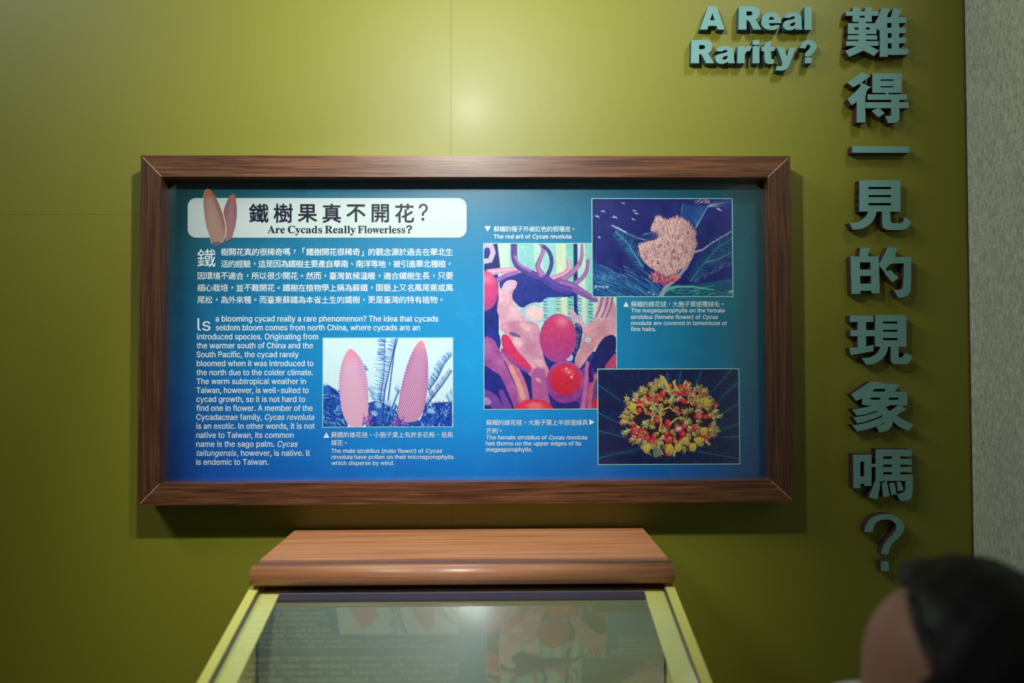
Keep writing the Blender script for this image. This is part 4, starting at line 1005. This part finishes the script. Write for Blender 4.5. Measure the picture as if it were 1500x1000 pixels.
bm = bmesh.new(); box(bm, xo0 + 0.0185, xo1 - 0.0185, yf - 0.046, yf - 0.03, 0.002, zf - 0.052); cp(bmobj('front_panel', bm, lime))

il = bpy.data.lights.new('case_light', 'AREA'); il.shape = 'RECTANGLE'; il.size = 0.5; il.size_y = 0.03; il.energy = 0.55; il.color = (1.0, 0.98, 0.88)
ilo = bpy.data.objects.new('case_light', il); COL.objects.link(ilo); ilo.location = (-0.064, yf + 0.03, zf - 0.10); look(ilo, (-0.064, yb_, zt_ - 0.16))

# ------------------------------------------------------------------ person (child leaning in at the right)
skin_m = plain('warm_brown_skin', srgb(146, 104, 84), 0.55, spec=0.3)
hair_m = plain('black_hair', srgb(17, 15, 15), 0.55, spec=0.25, bscale=60, bump=0.3)
shirt_m = plain('white_shirt_cloth', srgb(214, 214, 222), 0.8, bump=0.2, bscale=120)
trouser_m = plain('dark_blue_trousers', srgb(46, 52, 70), 0.85)
shoe_m = plain('dark_shoe', srgb(40, 38, 36), 0.6)
lip_m = plain('lip', srgb(150, 84, 76), 0.5); eye_m = plain('eye', srgb(30, 24, 22), 0.25)
HC = Vector((0.421, -0.985, H - 0.303))      # centre of the head
FACE = Vector((-0.84, 0.42, -0.40)).normalized()   # direction the face looks
person = empty('person', (0.60, -1.02, 0), 'person with short black hair and white shirt, turned away in the lower right corner', 'person')
def pp(o): o.parent = person; o.matrix_parent_inverse = Matrix.Translation(-person.location); return o
up = Vector((0, 0, 1)); up = (up - FACE * up.dot(FACE)).normalized(); side = FACE.cross(up).normalized()   # side = person's right
def hp(f, s_, u): return HC + FACE * f + side * s_ + up * u

def skin_body(name, joints, edges, mats, sub_=2):
    me = bpy.data.meshes.new(name); me.from_pydata([j[0] for j in joints], edges, [])
    o = link(name, me, mats); o.modifiers.new('s', 'SKIN'); md = o.modifiers.new('u', 'SUBSURF'); md.levels = sub_; md.render_levels = sub_
    for i, j in enumerate(joints):
        sv = me.skin_vertices[0].data[i]; sv.radius = j[1] if isinstance(j[1], tuple) else (j[1], j[1]); sv.use_root = (i == 0)
    bpy.context.view_layer.update()
    dg = bpy.context.evaluated_depsgraph_get(); m2 = bpy.data.meshes.new_from_object(o.evaluated_get(dg))
    o.modifiers.clear(); o.data = m2; bpy.data.meshes.remove(me); m2.shade_smooth(); return o

def head_mesh():
    bm = bmesh.new(); bmesh.ops.create_icosphere(bm, subdivisions=5, radius=1.0)
    for v_ in bm.verts:
        x, y, z = v_.co                    # x forward, y side, z up
        f = x * 0.092; s_ = y * 0.074; u = z * 0.104
        if z < 0:                          # jaw narrows
            s_ *= 1 - 0.34 * (-z) ** 1.4; f = f * (1 - 0.20 * (-z)) + 0.012 * (-z)
            if x < 0: f *= 1 - 0.25 * (-z)
        if x > 0.3:                        # flatten the face a little
            f -= 0.010 * (x - 0.3)
        g = lambda fy, fz, wy, wz: math.exp(-((y - fy) / wy) ** 2 - ((z - fz) / wz) ** 2)
        if x > 0:
            f += 0.024 * g(0, -0.20, 0.13, 0.16) + 0.010 * g(0, -0.02, 0.10, 0.20)     # nose
            f -= 0.009 * (g(0.38, 0.03, 0.2, 0.12) + g(-0.38, 0.03, 0.2, 0.12))        # eye sockets
            f += 0.006 * g(0, 0.2, 0.5, 0.09) + 0.008 * g(0, -0.50, 0.26, 0.08) - 0.004 * g(0, -0.60, 0.3, 0.05)
            f += 0.010 * g(0, -0.85, 0.3, 0.16)                                          # chin
            f += 0.006 * (g(0.5, -0.25, 0.22, 0.2) + g(-0.5, -0.25, 0.22, 0.2))
        v_.co = (f, s_, u)
    for sd in (-1, 1):                     # ears
        r = bmesh.ops.create_icosphere(bm, subdivisions=3, radius=1.0)
        for v_ in r['verts']:
            x, y, z = v_.co; v_.co = (x * 0.017 - 0.012, sd * 0.074 + y * 0.010 + sd * max(0, -x) * 0.006, z * 0.028 - 0.008)
    return bm
def to_world(bm):
    M = Matrix((FACE, side, up)).transposed()
    for v_ in bm.verts: v_.co = HC + M @ v_.co

# body: one continuous figure (neck, torso, both arms, legs)
hipC = Vector((0.66, -1.02, 0.62)); chest = Vector((0.60, -1.02, 0.90)); neck = Vector((0.575, -1.015, 0.985))
rt = Vector((0.30, 0.95, 0)).normalized()     # person's right (towards the wall)
J = [(hipC, (0.095, 0.115)), (hipC.lerp(chest, .5), (0.085, 0.11)), (chest, (0.085, 0.12)), (neck, 0.040), (hp(-0.03, 0, -0.065), 0.040)]
E_ = [(0, 1), (1, 2), (2, 3), (3, 4)]
def chain(start, pts):
    prev = start
    for p_, r in pts: J.append((p_, r)); E_.append((prev, len(J) - 1)); prev = len(J) - 1
    return prev
shR = chest + rt * 0.13 + Vector((0, 0, 0.05)); shL = chest - rt * 0.13 + Vector((-0.01, 0, 0.05))
elL = P(1232, 1030, -0.86); hL = Vector((0.255, -0.80, zf + 0.17))
wrL = Vector((0.275, -0.83, H - 0.435))
armR = [(shR, 0.042), (shR + Vector((0.03, 0.03, -0.20)), 0.034), (shR + Vector((-0.08, 0.04, -0.34)), 0.026)]
lR = chain(2, armR)
for sd in (-1, 1):
    h = hipC + rt * 0.06 * sd + Vector((0, 0, -0.06))
    chain(0, [(h, 0.070), (h + Vector((-0.02, 0, -0.26)), 0.050), (h + Vector((0.0, 0, -0.49)), 0.034), (h + Vector((0.005, 0, -0.52)), 0.036), (h + Vector((-0.10, -0.03, -0.528)), 0.026)])
# left arm reaching towards the case, raised
lA = chain(2, [(shL, 0.046), (P(1262, 1040, -0.93), 0.040), (P(1165, 1088, -0.86), 0.028)])
body = pp(skin_body('body', J, E_, (skin_m, shirt_m, trouser_m, shoe_m), 3))
for p_ in body.data.polygons:
    c = p_.center; hd = (c - neck)
    if c.z < 0.075: mi = 3
    elif c.z < 0.62: mi = 2
    elif (lambda ax, d_: 0.30 < d_.dot(ax) / ax.dot(ax) < 1.6 and (d_ - ax * (d_.dot(ax) / ax.dot(ax))).length < 0.062)(hp(-0.03, 0, -0.065) - neck, c - neck): mi = 0
    else: mi = 1
    p_.material_index = mi
body['label'] = 'white shirt sleeve and shoulder'
# hands with five fingers
def hand(wrist, direction, name, flip=1):
    d = direction.normalized(); s_ = d.cross(Vector((0, 0, 1))).normalized() * flip; n = s_.cross(d).normalized()
    jj = [(wrist, 0.016), (wrist + d * 0.03, (0.012, 0.022)), (wrist + d * 0.055, (0.011, 0.024))]; ee = [(0, 1), (1, 2)]
    for i, (o_, L) in enumerate(((-0.021, 0.042), (-0.007, 0.050), (0.007, 0.046), (0.020, 0.036))):
        b0 = wrist + d * 0.05 + s_ * o_; i0 = len(jj)
        drop = Vector((0, 0, -1))
        jj.append((b0 + d * 0.008, 0.0075)); jj.append((b0 + d * (0.008 + L * .5) + drop * 0.005, 0.0065)); jj.append((b0 + d * (L * .95) + drop * 0.016, 0.0052))
        ee += [(2, i0), (i0, i0 + 1), (i0 + 1, i0 + 2)]
    i0 = len(jj)
    jj += [(wrist + d * 0.018 - s_ * 0.024, 0.009), (wrist + d * 0.042 - s_ * 0.040, 0.0075), (wrist + d * 0.062 - s_ * 0.046, 0.006)]; ee += [(1, i0), (i0, i0 + 1), (i0 + 1, i0 + 2)]
    return pp(skin_body(name, jj, ee, (skin_m,)))
pL = P(1165, 1088, -0.86); hand(pL + Vector((0.004, -0.002, 0.001)), (P(1165, 1088, -0.86) - P(1262, 1040, -0.93)), 'hand')
pR = shR + Vector((-0.08, 0.04, -0.34)); hand(pR, Vector((-0.5, 0.05, -0.8)), 'hand', -1)
# head
bm = head_mesh(); to_world(bm)
head = pp(bmobj('head', bm, (skin_m,), smooth=True))
# eyes / mouth
for sd in (-1, 1):
    bm = bmesh.new(); bmesh.ops.create_uvsphere(bm, u_segments=16, v_segments=10, radius=0.0105)
    for v_ in bm.verts: v_.co = v_.co + Vector((0.0735, sd * 0.029, 0.003))
    to_world(bm); o = bmobj('eye', bm, (eye_m,), smooth=True); o.parent = head
bm = bmesh.new(); bmesh.ops.create_uvsphere(bm, u_segments=16, v_segments=8, radius=1)
for v_ in bm.verts: v_.co = Vector((v_.co.x * 0.010 + 0.083, v_.co.y * 0.021, v_.co.z * 0.006 - 0.053))
to_world(bm); o = bmobj('mouth', bm, (lip_m,), smooth=True); o.parent = head
# hair: cap that leaves the face clear, with a fringe, and many fine strands
bm = bmesh.new(); bmesh.ops.create_icosphere(bm, subdivisions=5, radius=1.0)
kill = []
for v_ in bm.verts:
    x, y, z = v_.co
    n_ = 0.03 * math.sin(x * 17 + y * 9) * math.sin(z * 13 + y * 7)
    face_open = (x > 0.30 and z < 0.45) or (x > 0.10 and z >= 0.45) or (z < -0.62) or (x > 0.12 and z < -0.18 and abs(y) > .4)
    if face_open: kill.append(v_)
    s_ = 1.045 + n_ * .6 + 0.07 * min(1, max(0, 0.5 - x))
    f = x * 0.092 * s_ * (1.06 if x < 0 else 1.02); sdw = y * 0.076 * s_; u = z * 0.104 * s_
    if z < 0 and x < 0: f *= 1 - 0.12 * (-z)
    v_.co = (f - 0.002, sdw, u + 0.002)
bmesh.ops.delete(bm, geom=kill, context='VERTS')
bmesh.ops.solidify(bm, geom=bm.faces[:], thickness=-0.008)
to_world(bm)
hair = bmobj('hair', bm, (hair_m,), smooth=True); hair.parent = head; hair['label'] = 'short straight black hair'
# strands
vs_, fs_ = [], []
M3 = Matrix((FACE, side, up)).transposed()
for i in range(2600):
    a = rng.uniform(-math.pi, math.pi); z = rng.uniform(-0.45, 0.98); r = math.sqrt(max(0, 1 - z * z)); x, y = r * math.cos(a), r * math.sin(a)
    if x > 0.10 or (x > .05 and z < -.1): continue
    pts = []
    L = rng.uniform(.25, .55); st = 5
    th0 = math.acos(max(-1, min(1, z)))
    for j in range(st):
        t_ = th0 + L * j / (st - 1); rr = math.sin(t_); xx, yy, zz = rr * math.cos(a), rr * math.sin(a), math.cos(t_)
        if xx > 0.12: break
        q = 1.135 + 0.012 * math.sin(j)
        pts.append(HC + M3 @ Vector((xx * 0.094 * q * (1.06 if xx < 0 else 1.02), yy * 0.077 * q, zz * 0.106 * q)))
    if len(pts) < 3: continue
    tg = (M3 @ Vector((-math.sin(a), math.cos(a), 0))) * 0.0009
    b0 = len(vs_)
    for j, p_ in enumerate(pts):
        ww = 1 - j / len(pts) * .7; vs_ += [tuple(p_ - tg * ww), tuple(p_ + tg * ww)]
    for j in range(len(pts) - 1): fs_.append((b0 + 2 * j, b0 + 2 * j + 1, b0 + 2 * j + 3, b0 + 2 * j + 2))
me = bpy.data.meshes.new('hair_strands'); me.from_pydata(vs_, [], fs_); me.update()
o = link('hair_strands', me, (hair_m,)); o.parent = head; o['kind'] = 'stuff'
